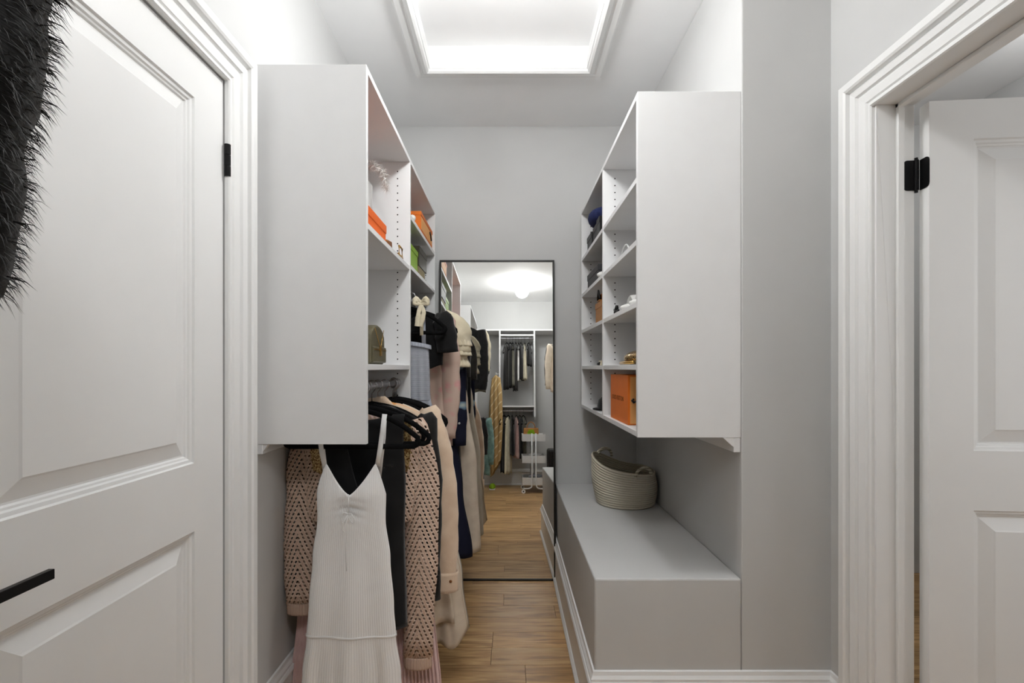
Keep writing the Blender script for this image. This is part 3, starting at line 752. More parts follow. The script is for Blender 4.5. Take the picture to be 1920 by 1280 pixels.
# f navy floral dress
r = gar('navy_dress', XROD, 2.535, Z2, 0, 'long navy dress printed with pale blue flowers', 'dress', G2, 'black velvet hanger carrying the navy floral dress')
P(cloth([(-.08, .21), (-.3, .20), (-.6, .22), (-1.0, .265), (-1.34, .318)], [(-.1, .012), (-.5, .025), (-1.3, .035)], shoulders(.08, .06), shoulders(.08, .02), lambda u: -1.33+.03*math.sin(u*5), [(5, .010, 0, -.3)], nu=60, seed=14, cx=lambda z: 0), 'body', M['navy_floral'], r)
for vtx in r.children[0].data.vertices:
    if vtx.co.x < -.258: vtx.co.x = -.258
for s in (-1, 1):
    sl = P(sl_([(.195*s, 0, -.12), (.235*s, -.008, -.3), (.240*s, -.01, -.55), (.240*s, -.01, -.76)], [.045, .048, .046, .042], 14, .6, .004, 5), 'sleeve', M['navy_floral'], r)
    MB().sphere((.248*s, -.034, -.64), .007, .004, .007).build('button', M['white_soft'], sl, world=False, smooth=True)
# g dark satin blouse, h cream trousers, i cream satin dress, j black jacket
r = gar('satin_dress', XROD, 2.60, Z2, .02, 'dark grey sheer satin dress next to the navy floral dress', 'dress', G2, 'black velvet hanger carrying the dark grey satin dress')
P(cloth([(-.08, .215), (-.3, .235), (-.7, .24), (-1.1, .25)], [(-.1, .012), (-.5, .025)], shoulders(.08, .05), shoulders(.08, .02), -1.0, [(5, .010, 1, -.3)], nu=50, seed=15), 'body', M['dark_sheer'], r)
for s in (-1, 1): P(sl_([(.195*s, 0, -.11), (.245*s, 0, -.22), (.255*s, -.0, -.40)], [.046, .055, .05], 14, .6, .004, 5), 'sleeve', M['dark_sheer'], r)
r = gar('satin_gown', XROD, 2.665, Z2, 0, 'long cream satin gown, nearest the mirror but one', 'dress', G2, 'black velvet hanger carrying the long cream satin gown')
P(cloth([(-.08, .21), (-.3, .235), (-.55, .285), (-.9, .335), (-1.38, .355)], [(-.1, .012), (-.5, .025), (-1.3, .035)], shoulders(.08, .10), shoulders(.08, .04), lambda u: -1.36+.02*math.sin(u*6), [(4, .012, 1, -.2)], nu=60, seed=16), 'body', M['cream'], r)
for vtx in r.children[0].data.vertices:
    if vtx.co.x < -.258: vtx.co.x = -.258
r = gar('dinner_jacket', XROD, 2.735, Z2, 0, 'black jacket hanging last on the upper rail by the mirror', 'jacket', G2, 'black velvet hanger carrying the last black jacket by the mirror')
P(cloth([(-.08, .22), (-.3, .215), (-.66, .22)], [(-.1, .012), (-.4, .022)], shoulders(.07, .03), shoulders(.07, .01), -.66, [(3, .005, 2, -.2)], seed=17), 'body', M['black_jacket'], r)
for s in (-1, 1): P(sl_([(.198*s, 0, -.125), (.225*s, 0, -.33), (.232*s, 0, -.62)], [.044, .046, .040], 16, .55, .003, 3), 'sleeve', M['black_jacket'], r)

# ================================================================== things on the shelves
def boxthing(name, label, cat, x0, x1, y0, y1, z0, h, mat, lid=None, lid_mat=None, group=None, over=.0025):
    r = empty(name, ((x0+x1)/2, (y0+y1)/2, z0)); tag(r, label, cat, group)
    if lid:
        MB().box(x0, x1, y0, y1, z0, z0+h-lid*.35).build('base', mat, r, bevel=.0015)
        MB().box(x0-over, x1+over, y0-over, y1+over, z0+h-lid, z0+h).build('lid', lid_mat or mat, r, bevel=.0015)
    else: MB().box(x0, x1, y0, y1, z0, z0+h).build('body', mat, r, bevel=.002)
    return r
def text_mesh(name, body, size, mat, parent, matrix):
    cu = bpy.data.curves.new(name, 'FONT'); cu.body = body; cu.size = size; cu.align_x = 'CENTER'; cu.align_y = 'CENTER'; cu.extrude = .0003; cu.space_character = 1.08
    t_ = bpy.data.objects.new('tmp', cu); C.objects.link(t_); bpy.context.view_layer.update()
    me = bpy.data.meshes.new_from_object(t_.evaluated_get(bpy.context.evaluated_depsgraph_get())); bpy.data.objects.remove(t_)
    me.name = name; me.materials.clear(); me.materials.append(mat); me.transform(matrix)
    o = bpy.data.objects.new(name, me); C.objects.link(o); o.parent = parent; return o
S = {'n1': 1.694+T/2, 'n0': 1.2535+T/2, 'f1': 1.929+T/2, 'f0': 1.705+T/2}
e = .0005
# left unit, near bay
boxthing('shoe_box', 'bright orange lidded box on the upper left shelf', 'box', -.70, -.462, 1.50, 1.79, S['n1']+e, .082, M['orange'], .030)
gb = empty('gift_bag', (-.65, 1.93, S['n1']+e)); tag(gb, 'pale translucent standing bag behind the orange lidded box', 'bag')
mb = MB().prism([(-.73, 1.90), (-.560, 1.90), (-.560, 1.96), (-.73, 1.96)], 2, S['n1']+e, S['n1']+.30); mb.build('body', M['clear'], gb, bevel=.002)
MB().tube([(-.69, 1.93, S['n1']+.30), (-.68, 1.93, S['n1']+.35), (-.62, 1.93, S['n1']+.35), (-.61, 1.93, S['n1']+.30)], .002, 6).build('handle', M['clear'], gb, smooth=True)
def strands(paths, n, length, width, mat, name, parent, seed=1, droop=.5):
    rnd = random.Random(seed); mb = MB()
    for _ in range(n):
        i = rnd.randrange(len(paths)-1); p = Vector(paths[i]).lerp(Vector(paths[i+1]), rnd.random())
        d = Vector((rnd.gauss(0, 1), rnd.gauss(0, 1), rnd.gauss(0, 1)-droop)).normalized(); L = length*rnd.uniform(.4, 1)
        s_ = d.cross(Vector((rnd.random(), rnd.random(), rnd.random()))).normalized()*width
        mid = p+d*L*.55; tip = p+d*L+Vector((0, 0, -L*.25))
        mb.add([p-s_, p+s_, mid+s_*.8, mid-s_*.8, tip], [(0, 1, 2, 3), (3, 2, 4)])
    o = mb.build(name, mat, parent); return o
fb = empty('feather_boa', (-.53, 1.90, S['n1']+.30)); tag(fb, 'white feather boa drooping over the translucent bag', 'boa')
zt = S['n1']+.30
pth = [(-.60, 1.93, zt+.012), (-.565, 1.925, zt+.055), (-.545, 1.90, zt+.070), (-.525, 1.885, zt+.045), (-.50, 1.88, zt+.03), (-.488, 1.88, zt-.01), (-.483, 1.88, zt-.05)]
MB().tube(pth, .003, 6).build('cord', M['feather'], fb, smooth=True)
o = strands(pth, 900, .034, .0008, M['feather'], 'plumes', fb, 3); o['kind'] = 'stuff'
bl = empty('belt', (-.47, 1.90, S['n1']+e)); tag(bl, 'coiled brown belt with gold buckle beside the orange lidded box', 'belt')
z_ = S['n1']+e
pts = [(-.50+(.030+.0016*i/3)*math.cos(i*.5), 1.865+(.055+.0016*i/3)*math.sin(i*.5), z_+.020) for i in range(26)]
MB().tube(pts, .020, 8, flat=.1, up=(1, 0, 0)).build('strap', M['brown'], bl, smooth=True)
mb = MB().prism([(-.495, z_), (-.452, z_), (-.452, z_+.022), (-.495, z_+.016)], 1, 1.95, 2.045); mb.build('belt_end', M['brown'], bl, bevel=.003)
MB().tube([(-.444, 1.93, z_+.008), (-.444, 1.93, z_+.044), (-.444, 1.985, z_+.044), (-.444, 1.985, z_+.008)], .004, 8, closed=True).build('buckle', M['gold'], bl, smooth=True)
# olive mini backpack
bk = empty('mini_backpack', (-.52, 1.69, S['n0']+e)); tag(bk, 'small olive leather backpack with gold clasp on left shelf', 'bag')
z_ = S['n0']+e
pts = [(1.600, z_), (1.775, z_), (1.778, z_+.075)]+[(1.688+.090*math.cos(a*PI/10), z_+.085+.055*math.sin(a*PI/10)) for a in range(0, 11)]+[(1.598, z_+.075)]
MB().prism(pts, 0, -.60, -.462).build('body', M['olive'], bk, bevel=.010, seg=3)
MB().box(-.4635, -.455, 1.606, 1.770, z_+.006, z_+.062).build('front_pocket', M['olive'], bk, bevel=.004)
MB().tube([(-.53, 1.672, z_+.138), (-.53, 1.674, z_+.160), (-.53, 1.70, z_+.160), (-.53, 1.704, z_+.138)], .0045, 8).build('handle', M['olive'], bk, smooth=True)
mb = MB()
mb.tube([(-.458, 1.63, z_+.125), (-.454, 1.688, z_+.056)], .0012, 6).tube([(-.458, 1.745, z_+.125), (-.454, 1.688, z_+.056)], .0012, 6)
mb.build('chain', M['gold'], bk, smooth=True)
MB().box(-.4555, -.450, 1.680, 1.697, z_+.03, z_+.066).build('clasp', M['gold'], bk, bevel=.001)
MB().box(-.4555, -.4535, 1.610, 1.766, z_+.049, z_+.053).build('zip', M['gold'], bk)
# left unit, far bay
r = boxthing('tag_box', 'apricot and orange box with black tag on far top shelf', 'box', -.53, -.443, 2.40, 2.76, S['f1']+e, .105, M['orange_dark'], .02, M['orange_dark'])
MB().box(-.4435, -.4415, 2.415, 2.745, S['f1']+.018, S['f1']+.082).build('side_label', M['apricot'], r)
MB().tube([(-.440, 2.66, S['f1']+.075), (-.436, 2.67, S['f1']+.055), (-.438, 2.69, S['f1']+.05), (-.437, 2.70, S['f1']+.035)], .004, 6).build('tag', M['black_leather'], r, smooth=True)
pm = empty('pompom', (-.455, 2.25, S['f1']+e)); tag(pm, 'white fluffy pompom beside the black-tagged orange box', 'pompom')
MB().sphere((-.455, 2.25, S['f1']+.022), .016).build('core', M['feather'], pm, smooth=True)
o = strands([(-.455, 2.25, S['f1']+.024), (-.455, 2.252, S['f1']+.024)], 220, .026, .0008, M['feather'], 'fluff', pm, 5, 0); o['kind'] = 'stuff'
for vtx in o.data.vertices: vtx.co.z = max(vtx.co.z, .001)
boxthing('green_box', 'lime green box on the far left shelf', 'box', -.60, -.452, 2.19, 2.365, S['f0']+e, .112, M['green'], .025)
boxthing('khaki_box', 'low khaki box under the dark olive box', 'box', -.58, -.450, 2.385, 2.56, S['f0']+e, .050, M['khaki'])
boxthing('olive_box', 'dark olive box stacked on the low khaki box', 'box', -.60, -.447, 2.38, 2.60, S['f0']+.0515, .098, M['olive_dark'], .03)
# right unit
R = {k_: z+T/2+e for k_, z in zip((4, 3, 2, 1), (1.893, 1.680, 1.467, 1.2535))}; R[0] = 1.016+T+e
ob = empty('drawer_box', (.555, 1.93, R[0])); tag(ob, 'tall orange lettered drawer box in the bottom right cubby', 'box')
MB().box(.450, .66, 1.784, 2.086, R[0], R[0]+.188).build('sleeve', M['orange_dark'], ob, bevel=.0015)
MB().box(.458, .652, 1.7815, 1.7845, R[0]+.006, R[0]+.182).build('drawer_front', M['apricot'], ob)
MB().tube([(.47, 1.781, R[0]+.098), (.462, 1.772, R[0]+.093), (.468, 1.768, R[0]+.086), (.476, 1.780, R[0]+.089)], .004, 6).build('ribbon_pull', M['black_leather'], ob, smooth=True)
mt_ = Matrix(((0, 0, -1, .4495-.555), (-1, 0, 0, 1.955-1.93), (0, 1, 0, .093), (0, 0, 0, 1)))
text_mesh('lettering', 'LOUIS VUITTON', .026, M['text_dark'], ob, mt_)
# gold sequin clutch
ck = empty('clutch', (.52, 1.83, R[1])); tag(ck, 'gold sequined clutch lying in a right cubby', 'bag')
mb = MB().sphere((.525, 1.85, R[1]+.026), .07, .115, .032, 28, 14); mb.v = [(x, y, max(z, R[1]+.001)) for x, y, z in mb.v]
mb.build('body', M['sequin'], ck, smooth=True)
MB().tube([(.462, 1.75, R[1]+.008), (.452, 1.85, R[1]+.008), (.462, 1.95, R[1]+.008)], .006, 8).build('rim', M['gold'], ck, smooth=True)
# white slides and black bow clip
for i, (yy, xx, lb) in enumerate(((1.87, .532, 'white slide sandal standing deeper in the right cubby'), (1.74, .532, 'white slide sandal standing at the front of the right cubby'))):
    sl = empty('slide_sandal', (xx, yy, R[2])); tag(sl, lb, 'sandal', 'white slides')
    mb = MB().sphere((0, 0, .012), .092, .048, .020, 24, 10); mb.v = [(x, y*(1+.15*math.sin(x*14)), max(z, 0)) for x, y, z in mb.v]; mb.build('sole', M['white_soft'], sl, world=False, smooth=True)
    pts = [(-.025, .050*math.cos(a*PI/10), .008+.048*math.sin(a*PI/10)) for a in range(11)]
    MB().tube(pts, .030, 12, flat=.22, up=(0, 0, 1)).build('band', M['white_soft'], sl, world=False, smooth=True)
bc = empty('bow_clip', (.465, 2.04, R[2])); tag(bc, 'small black bow hair clip beside the white slides', 'hair clip')
MB().sphere((0, 0, .012), .012).build('knot', M['black_leather'], bc, world=False, smooth=True)
for a in (20, 100, 200, 290):
    c_, s_ = math.cos(math.radians(a)), math.sin(math.radians(a))
    MB().tube([(0, 0, .012), (0, c_*.025, .018+s_*.012), (0, c_*.05, .022+s_*.02)], [.004, .009, .006], 8, flat=.4).build('loop', M['black_leather'], bc, world=False, smooth=True)
hb = empty('headband', (.475, 1.93, R[3])); tag(hb, 'thin clear headband lying in a right cubby', 'headband')
MB().tube([(.02*math.sin(a*PI/14)*0, -.07*math.cos(a*PI/14), .004+.055*math.sin(a*PI/14)) for a in range(15)], .0035, 8).build('band', M['clear'], hb, world=False, smooth=True)
for s in (-1, 1): MB().sphere((0, .07*s, .0055), .005).build('tip', M['clear'], hb, world=False, smooth=True)
# far bay right
boxthing('flat_case', 'black flat case at the front under the blue cushion', 'case', .455, .62, 2.36, 2.44, R[4], .105, M['black_leather'], .03)
boxthing('flat_case', 'charcoal case between two black cases under the cushion', 'case', .460, .63, 2.46, 2.57, R[4], .100, M['charcoal'], .03)
boxthing('flat_case', 'black case at the back under the blue cushion', 'case', .455, .62, 2.59, 2.73, R[4], .092, M['black_leather'], .03)
cu = empty('cushion', (.54, 2.53, R[4]+.106)); tag(cu, 'navy blue plush neck cushion lying on the cases', 'cushion')
pts = [(.075*math.sin(a), .10*math.cos(a), .045) for a in [math.radians(d) for d in range(-150, 151, 15)]]
MB().tube(pts, [.02+.022*math.sin(PI*(i+1)/(len(pts)+1))**.5 for i in range(len(pts))], 14).build('body', M['blue'], cu, world=False, smooth=True)
MB().tube([(.076, -.02, .085), (.080, 0, .090), (.076, .02, .085)], .003, 6).build('loop', M['blue'], cu, world=False, smooth=True)
boxthing('lidded_box', 'charcoal lidded box on the far right second shelf', 'box', .455, .64, 2.40, 2.72, R[3], .088, M['charcoal'], .032)
sh = empty('white_slipper', (.47, 2.31, R[3])); tag(sh, 'white slipper toe beside the charcoal lidded box', 'slipper')
mb = MB().sphere((.03, 0, .014), .07, .030, .022, 18, 10); mb.v = [(x, y, max(z, 0)) for x, y, z in mb.v]; mb.build('upper', M['white_soft'], sh, world=False, smooth=True)
MB().box(-.03, .09, -.026, .026, 0, .004).build('sole', M['clear'], sh, world=False, bevel=.001)
boxthing('tan_box', 'tan lidded box standing in the far right cubby', 'box', .455, .60, 2.30, 2.47, R[2], .105, M['tan'], .03)
sd = empty('sandal', (.50, 2.38, R[2]+.106)); tag(sd, 'brown strappy sandal resting on the tan box', 'sandal')
MB().box(-.05, .09, -.03, .03, 0, .008).build('sole', M['tan'], sd, world=False, bevel=.003)
for xx in (-.03, .03): MB().tube([(xx, -.028, .006), (xx, -.02, .038), (xx, .02, .038), (xx, .028, .006)], .007, 8, flat=.4).build('strap', M['brown'], sd, world=False, smooth=True)
MB().tube([(-.046, -.026, .01), (-.048, 0, .055), (-.046, .026, .01)], .005, 8).build('ankle_strap', M['black_leather'], sd, world=False, smooth=True)
pu = empty('pump_shoe', (.50, 2.36, R[1])); tag(pu, 'black pump with cream insole in the far right cubby', 'shoe')
prof = [(-.055, 0), (-.03, 0), (0, .004), (.05, .05), (.075, .05), (.085, .0), (.093, 0), (.098, .065), (.09, .085), (.05, .066), (0, .03), (-.04, .022), (-.056, .012)]
MB().prism(prof, 1, -.024, .024).build('upper', M['black_leather'], pu, world=False, bevel=.004)
MB().prism([(-.05, .0005), (-.02, .0005), (0.0, .0245), (-.045, .0245)], 1, -.0255, .0255).build('toe_band', M['ivory'], pu, world=False, bevel=.001)
cp_ = empty('cap', (.54, 2.44, R[0])); tag(cp_, 'black cap on the far bottom right shelf', 'cap')
MB().lathe([(.078, 0), (.082, .02), (.075, .05), (.05, .075), (.02, .084), (0, .085)], 24).build('crown', M['black_cloth'], cp_, world=False, smooth=True)
mb = MB(); pts = [(.07*math.cos(a), .07*math.sin(a)) for a in [math.radians(d) for d in range(130, 231, 10)]]+[(-.07+.075*math.cos(a), .068*math.sin(a)) for a in [math.radians(d) for d in range(240, 119, -10)]]
mb.prism([(-.035-.07*math.sin(q*PI/12), -.07*math.cos(q*PI/12)) for q in range(13)], 2, .004, .008).build('brim', M['black_leather'], cp_, world=False)

# ================================================================== basket on the bench
bs = empty('rope_basket', (.616, 2.50, .543)); tag(bs, 'slouchy beige rope basket with loop handles on the bench', 'basket')
def basket(off, z0, rows, n=72):
    mb = MB(); mb.uv = []
    for i in range(rows*4+1):
        v_ = i/(rows*4)
        for j in range(n):
            a = 2*PI*j/n; ca, sa = math.cos(a), math.sin(a)
            hgt = .200-.036*ca+.012*sa+.012*math.cos(2*a+.6)+.006*math.sin(3*a)
            rad = .136+.024*math.sin(min(1, v_*1.25)*PI*.62)-.010*v_
            rad *= 1+.030*math.cos(2*a+.5)*v_-.035*v_*v_*(1+math.cos(a-.4))*.5+.02*math.sin(3*a+1)*v_
            rr = rad+off+.0060*(abs(math.sin(v_*rows*PI))-.5)
            mb.v.append((rr*1.05*ca-.012*v_, rr*.97*sa, z0+v_*(hgt-z0))); mb.uv.append((a*.17, v_*.25))
    k_ = rows*4
    for i in range(k_):
        for j in range(n): mb.f.append((i*n+j, i*n+(j+1) % n, (i+1)*n+(j+1) % n, (i+1)*n+j))
    return mb
P(basket(0, .002, 16), 'coiled_wall', M['rope'], bs, .008)
MB().lathe([(0, .002), (.06, .002), (.11, .002), (.140, .004), (.140, .012), (0, .012)], 40, sx=1.04, sy=.96).build('bottom', M['rope'], bs, world=False, smooth=False)
for s, a0 in ((1, math.radians(118)), (1, math.radians(-62))):
    ca, sa = math.cos(a0), math.sin(a0); tx, ty = -sa, ca
    rr = .143; zb = .200-.036*ca+.012*sa
    pts = []
    for q in range(13):
        b_ = PI*q/12; w_ = .052*math.cos(b_); hh = .048*math.sin(b_)**.8
        pts.append((rr*1.05*ca-.012+tx*w_+ca*.004, rr*.97*sa+ty*w_+sa*.004, zb-.012+hh))
    MB().tube(pts, .009, 10, flat=.7).build('handle', M['rope'], bs, world=False, smooth=True)

# ================================================================== rear of the closet, seen in the mirror
# upper cabinet and double rails on the left behind the camera
RLX0, RLX1 = XL+.001, -.437
ru = empty('wardrobe_unit', ((RLX0+RLX1)/2, .28, 1.05)); tag(ru, 'white rail unit on left wall reflected behind the clothes', 'shelf unit')
MB().box(RLX0, RLX1, .281, .30, 1.84, 2.27).build('side_panel', M['cabinet'], ru, bevel=.001)
MB().box(RLX0, RLX1, -1.0, .281, 2.251, 2.27).build('top_panel', M['cabinet'], ru, bevel=.001)
MB().box(RLX0, RLX1, -1.019, -1.0, .9, 2.27).build('side_panel', M['cabinet'], ru, bevel=.001)
MB().box(RLX0, RLX0+.006, -1.0, .281, 2.05, 2.251).build('back_panel', M['cabinet'], ru)
ZU, ZLW = 2.09, 1.06
rod(ru, XROD, -1.0, .281, ZU); rod(ru, XROD, -1.0, .20, ZLW)
MB().box(RLX0, XROD+.02, .185, .204, ZLW-.04, ZLW+.04).build('rod_bracket', M['cabinet'], ru)
def simple(name, x, y, z, label, cat, mat, L, hwid=.2, rz=0, group=None, flare=0, sleeves=0, fold=.008, seed=0, hang=True, neck=.05, dep=.02):
    r = gar(name, x, y, z, rz, label, cat, group, ('dark hanger carrying the '+label) if hang else None, 'hangers at the back of the closet')
    P(cloth([(-.08, hwid+.01), (-.25, hwid*.94), (-L, hwid+flare)], [(-.1, .010), (-.35, dep)], shoulders(.08, neck), shoulders(.08, .02), lambda u: -L+.01*math.sin(u*7+seed), [(4, fold, seed, -.15)], nu=28, nv=18, seed=seed), 'body', mat, r)
    if sleeves:
        for s in (-1, 1): P(sl_([(s*(hwid-.005), 0, -.12), (s*(hwid+.022), -.004, -.12-sleeves*.45), (s*(hwid+.026), -.006, -.12-sleeves)], [.046, .048, .038], 12, .55, .004, seed), 'sleeve', mat, r)
    return r
# fur coat
fc = gar('fur_coat', XROD-.005, .222, ZU, 0, 'shaggy black fur coat close by at the upper left', 'coat', None, 'dark hanger carrying the shaggy black fur coat', 'hangers at the back of the closet')
mb = cloth([(-.08, .20), (-.3, .20), (-.75, .20)], [(-.1, .025), (-.3, .042)], shoulders(.07, .03, .01), shoulders(.07, .0, .01), -.79, [(3, .006, 0, -.2)], nu=30, nv=24, seed=31)
allv = [mb]
body = P(mb, 'body', M['fur'], fc)
srcs = [(mb, body)]
for s in (-1, 1):
    e_ = .222
    m2 = sleeve([(.185*s, 0, -.105), (e_*s*.98, .008, -.28), (e_*s, .008, -.45), (e_*s, .008, -.64), ((e_-.006)*s, .008, -.71), ((e_-.013)*s, .008, -.80)], [.058, .058, .056, .056, .054, .046], 18, .75, .003, 3) if s > 0 else sleeve([(-.185, 0, -.105), (-.21, 0, -.28), (-.21, 0, -.5), (-.208, 0, -.79)], [.05, .05, .048, .044], 18, .75, .003, 3)
    srcs.append((m2, P(m2, 'sleeve', M['fur'], fc)))
rnd = random.Random(5)
for m2, ob_ in srcs:
    me = ob_.data; fur = MB(); fur.uv = []
    areas = [p.area for p in me.polygons]; tot = sum(areas); n_ = int(tot*95000)
    picks = rnd.choices(range(len(areas)), areas, k=n_)
    side = 0
    for pi in picks:
        p = me.polygons[pi]; vs_ = [me.vertices[i].co for i in p.vertices]
        a, b_ = rnd.random(), rnd.random()
        pt = vs_[0]*(1-a)*(1-b_)+vs_[1]*a*(1-b_)+vs_[2]*a*b_+vs_[3]*(1-a)*b_ if len(vs_) == 4 else vs_[0]
        nrm_ = p.normal
        d = (nrm_*.9+Vector((rnd.gauss(0, .3), rnd.gauss(0, .3), -.6+rnd.gauss(0, .3)))).normalized()
        L = rnd.uniform(.006, .0125); w2 = d.cross(nrm_)
        w2 = (w2.normalized() if w2.length > 1e-4 else Vector((1, 0, 0)))*.00035
        mid = pt+d*L*.6; tip = pt+d*L+Vector((0, 0, -L*.3)); o = len(fur.v)
        fur.v += [tuple(pt-w2), tuple(pt+w2), tuple(mid+w2*.8), tuple(mid-w2*.8), tuple(tip)]; fur.f += [(o, o+1, o+2, o+3), (o+3, o+2, o+4)]
        q = (rnd.random(), rnd.random()); fur.uv += [q]*5
    f_ = fur.build('fur_pile', M['fur_hair'], ob_, world=False); f_['kind'] = 'stuff'
G3 = 'clothes on the rear left rails'
# garments behind the coat on the upper rail
for i, (yy, mt2, L, hwd, slv, lb, cat, nm) in enumerate((
    (.10, 'ivory', .78, .205, .45, 'cream blouse with long sleeves reflected behind the fur coat', 'blouse', 'blouse'),
    (.00, 'ivory', .62, .205, .30, 'short ivory cardigan reflected behind the cream blouse', 'cardigan', 'cardigan'),
    (-.12, 'black_cloth', .68, .20, .4, 'black blouse reflected behind the ivory cardigan', 'blouse', 'blouse'),
    (-.24, 'grey_cloth', .80, .205, .45, 'grey green shirt reflected on rear upper rail', 'shirt', 'shirt'),
    (-.38, 'cream', .70, .20, .35, 'cream shirt reflected at the rear upper rail end', 'shirt', 'shirt'))):
    simple(nm, XROD+(.02 if i < 3 else 0), yy, ZU, lb, cat, M[mt2], L, hwd, .03*(-1)**i, G3, .02, slv, seed=i)
for i, (yy, mt2, L, hwd, slv, lb, cat, nm) in enumerate((
    (.08, 'black_cloth', .80, .20, .4, 'black dress reflected on the rear lower rail', 'dress', 'dress'),
    (-.10, 'navy', .85, .20, 0, 'navy skirt reflected on the rear lower rail', 'skirt', 'skirt'),
    (-.30, 'teal', .80, .215, .55, 'washed teal denim jacket reflected on the rear lower rail', 'jacket', 'denim_jacket'),
    (-.44, 'teal', .74, .21, .5, 'pale teal denim shirt reflected behind the denim jacket', 'shirt', 'denim_shirt'),
    (-.58, 'charcoal_c', .70, .205, .45, 'charcoal shirt reflected behind the teal shirt', 'shirt', 'shirt'))):
    mat_ = M['dark_sheer'] if mt2 == 'charcoal_c' else M[mt2]
    simple(nm, XROD+(.045 if mt2 == 'teal' else 0), yy, ZLW, lb, cat, mat_, L, hwd, .03*(-1)**i, G3, .02, slv, seed=i+7)
# rear wall: double-hang unit
rw = empty('double_hang_unit', (.13, YR, 1.0)); tag(rw, 'white double-hang rail unit on the rear wall, seen in mirror', 'shelf unit')
YW = YR+.001; YF = YR+.34
MB().box(-.436, XR-.002, YW, YF, 2.225, 2.247).build('top_shelf', M['cabinet'], rw, bevel=.001)
for xx in (-.122, .376): MB().box(xx-.011, xx+.011, YW, YF, .99, 2.225).build('divider', M['cabinet'], rw, bevel=.001)
MB().box(-.111, .365, YW, YF, 1.125, 1.147).build('shelf', M['cabinet'], rw, bevel=.001)
MB().box(-.111, .365, YF-.03, YF-.005, 2.150, 2.172).build('front_rail', M['cabinet'], rw, bevel=.001)
ZRU, ZRL = 2.125, 1.075; YM = YR+.25
rod(rw, YM, -.111, .365, ZRU, 'x'); rod(rw, YM, -.111, .365, ZRL, 'x')
G4 = 'clothes on the rear wall rails'
for i, (xx, mt2, L, hwd, lb, cat, nm) in enumerate((
    (-.030, 'black_jacket', .74, .11, 'long black trousers reflected at the left of rear rail', 'trousers', 'trousers'),
    (.020, 'black_jacket', .72, .11, 'black trousers reflected next to grey green trousers', 'trousers', 'trousers'),
    (.060, 'grey_cloth', .70, .11, 'grey green trousers reflected on the rear upper rail', 'trousers', 'trousers'),
    (.105, 'dark_sheer', .76, .12, 'charcoal trousers reflected in the middle of rear rail', 'trousers', 'trousers'),
    (.150, 'white_strap', .62, .11, 'white trousers reflected beside the charcoal trousers', 'trousers', 'trousers'),
    (.190, 'black_cloth', .60, .11, 'black shorts reflected between two white garments', 'shorts', 'shorts'),
    (.240, 'ivory', .60, .12, 'ivory camisole reflected near the right divider', 'camisole', 'camisole'),
    (.305, 'black_cloth', .40, .12, 'short black top reflected by the right divider', 'top', 'top'))):
    simple(nm, xx, YM, ZRU, lb, cat, M[mt2], L, hwd, PI/2+random.uniform(-.25, .25), G4, .01, 0, .006, i, dep=.024)
for i, (xx, mt2, L, hwd, lb, cat, nm) in enumerate((
    (-.060, 'black_jacket', .86, .12, 'black skirt reflected on the rear lower rail beside cream', 'skirt', 'skirt'),
    (.000, 'ivory', .88, .14, 'cream flared dress reflected on the rear lower rail', 'dress', 'dress'),
    (.055, 'black_cloth', .62, .12, 'black top reflected between cream dress and pink trousers', 'top', 'top'),
    (.115, 'rose_cloth', .66, .13, 'dusty pink trousers reflected on the rear lower rail', 'trousers', 'trousers'),
    (.165, 'black_cloth', .66, .12, 'black trousers reflected beside the dusty pink trousers', 'trousers', 'trousers'),
    (.215, 'grey_cloth', .66, .12, 'grey green skirt reflected beside the white trolley', 'skirt', 'skirt'))):
    simple(nm, xx, YM, ZRL, lb, cat, M[mt2], L, hwd, PI/2+random.uniform(-.3, .3), G4, .02, 0, .006, i+20, dep=.024)
# striped wrap on a hook at the divider
hk = empty('wall_hook', (-.15, YF-.02, 1.60)); tag(hk, 'round white hook on the rear unit divider', 'hook')
MB().tube([(.016, 0, 0), (-.004, 0, 0), (-.014, 0, -.01), (-.024, 0, .006)], .005, 8).build('peg', M['white_soft'], hk, world=False, smooth=True)
MB().sphere((-.025, 0, .008), .011).build('knob', M['white_soft'], hk, world=False, smooth=True)
sw = empty('striped_wrap', (-.175, YF-.00, 1.585)); tag(sw, 'tan diagonally striped wrap hanging from the white hook', 'wrap'); sw.rotation_euler[2] = .5
P(cloth([(0, .02), (-.06, .075), (-.3, .10), (-.7, .11), (-1.35, .08)], [(0, .01), (-.2, .03), (-1.3, .03)], lambda u: -.002-.05*u*u, lambda u: -.002-.05*u*u, lambda u: -1.32+.12*u, [(3, .012, 0, -.0)], nu=30, nv=30), 'body', M['stripe'], sw)
# right-hand rail behind the camera
rr_ = empty('wall_rail', (XR-.30, -.65, 1.9)); tag(rr_, 'grey hanging rail on the right wall behind the camera', 'rail')
rod(rr_, .76, -1.0, -.2, 2.02)
for yy in (-.96, -.24): MB().box(.75, XR-.001, yy-.008, yy+.008, 2.0, 2.04).build('bracket', M['cabinet'], rr_)
simple('padded_jacket', .76, -.42, 2.02, 'off-white padded jacket reflected at the mirror right edge', 'jacket', M['cream'], .72, .215, 0, None, .0, .56, .012, 41, dep=.05)
simple('jacket', .76, -.60, 2.02, 'black jacket reflected behind the off-white padded jacket', 'jacket', M['black_jacket'], .66, .21, 0, None, .0, .5, .008, 42)
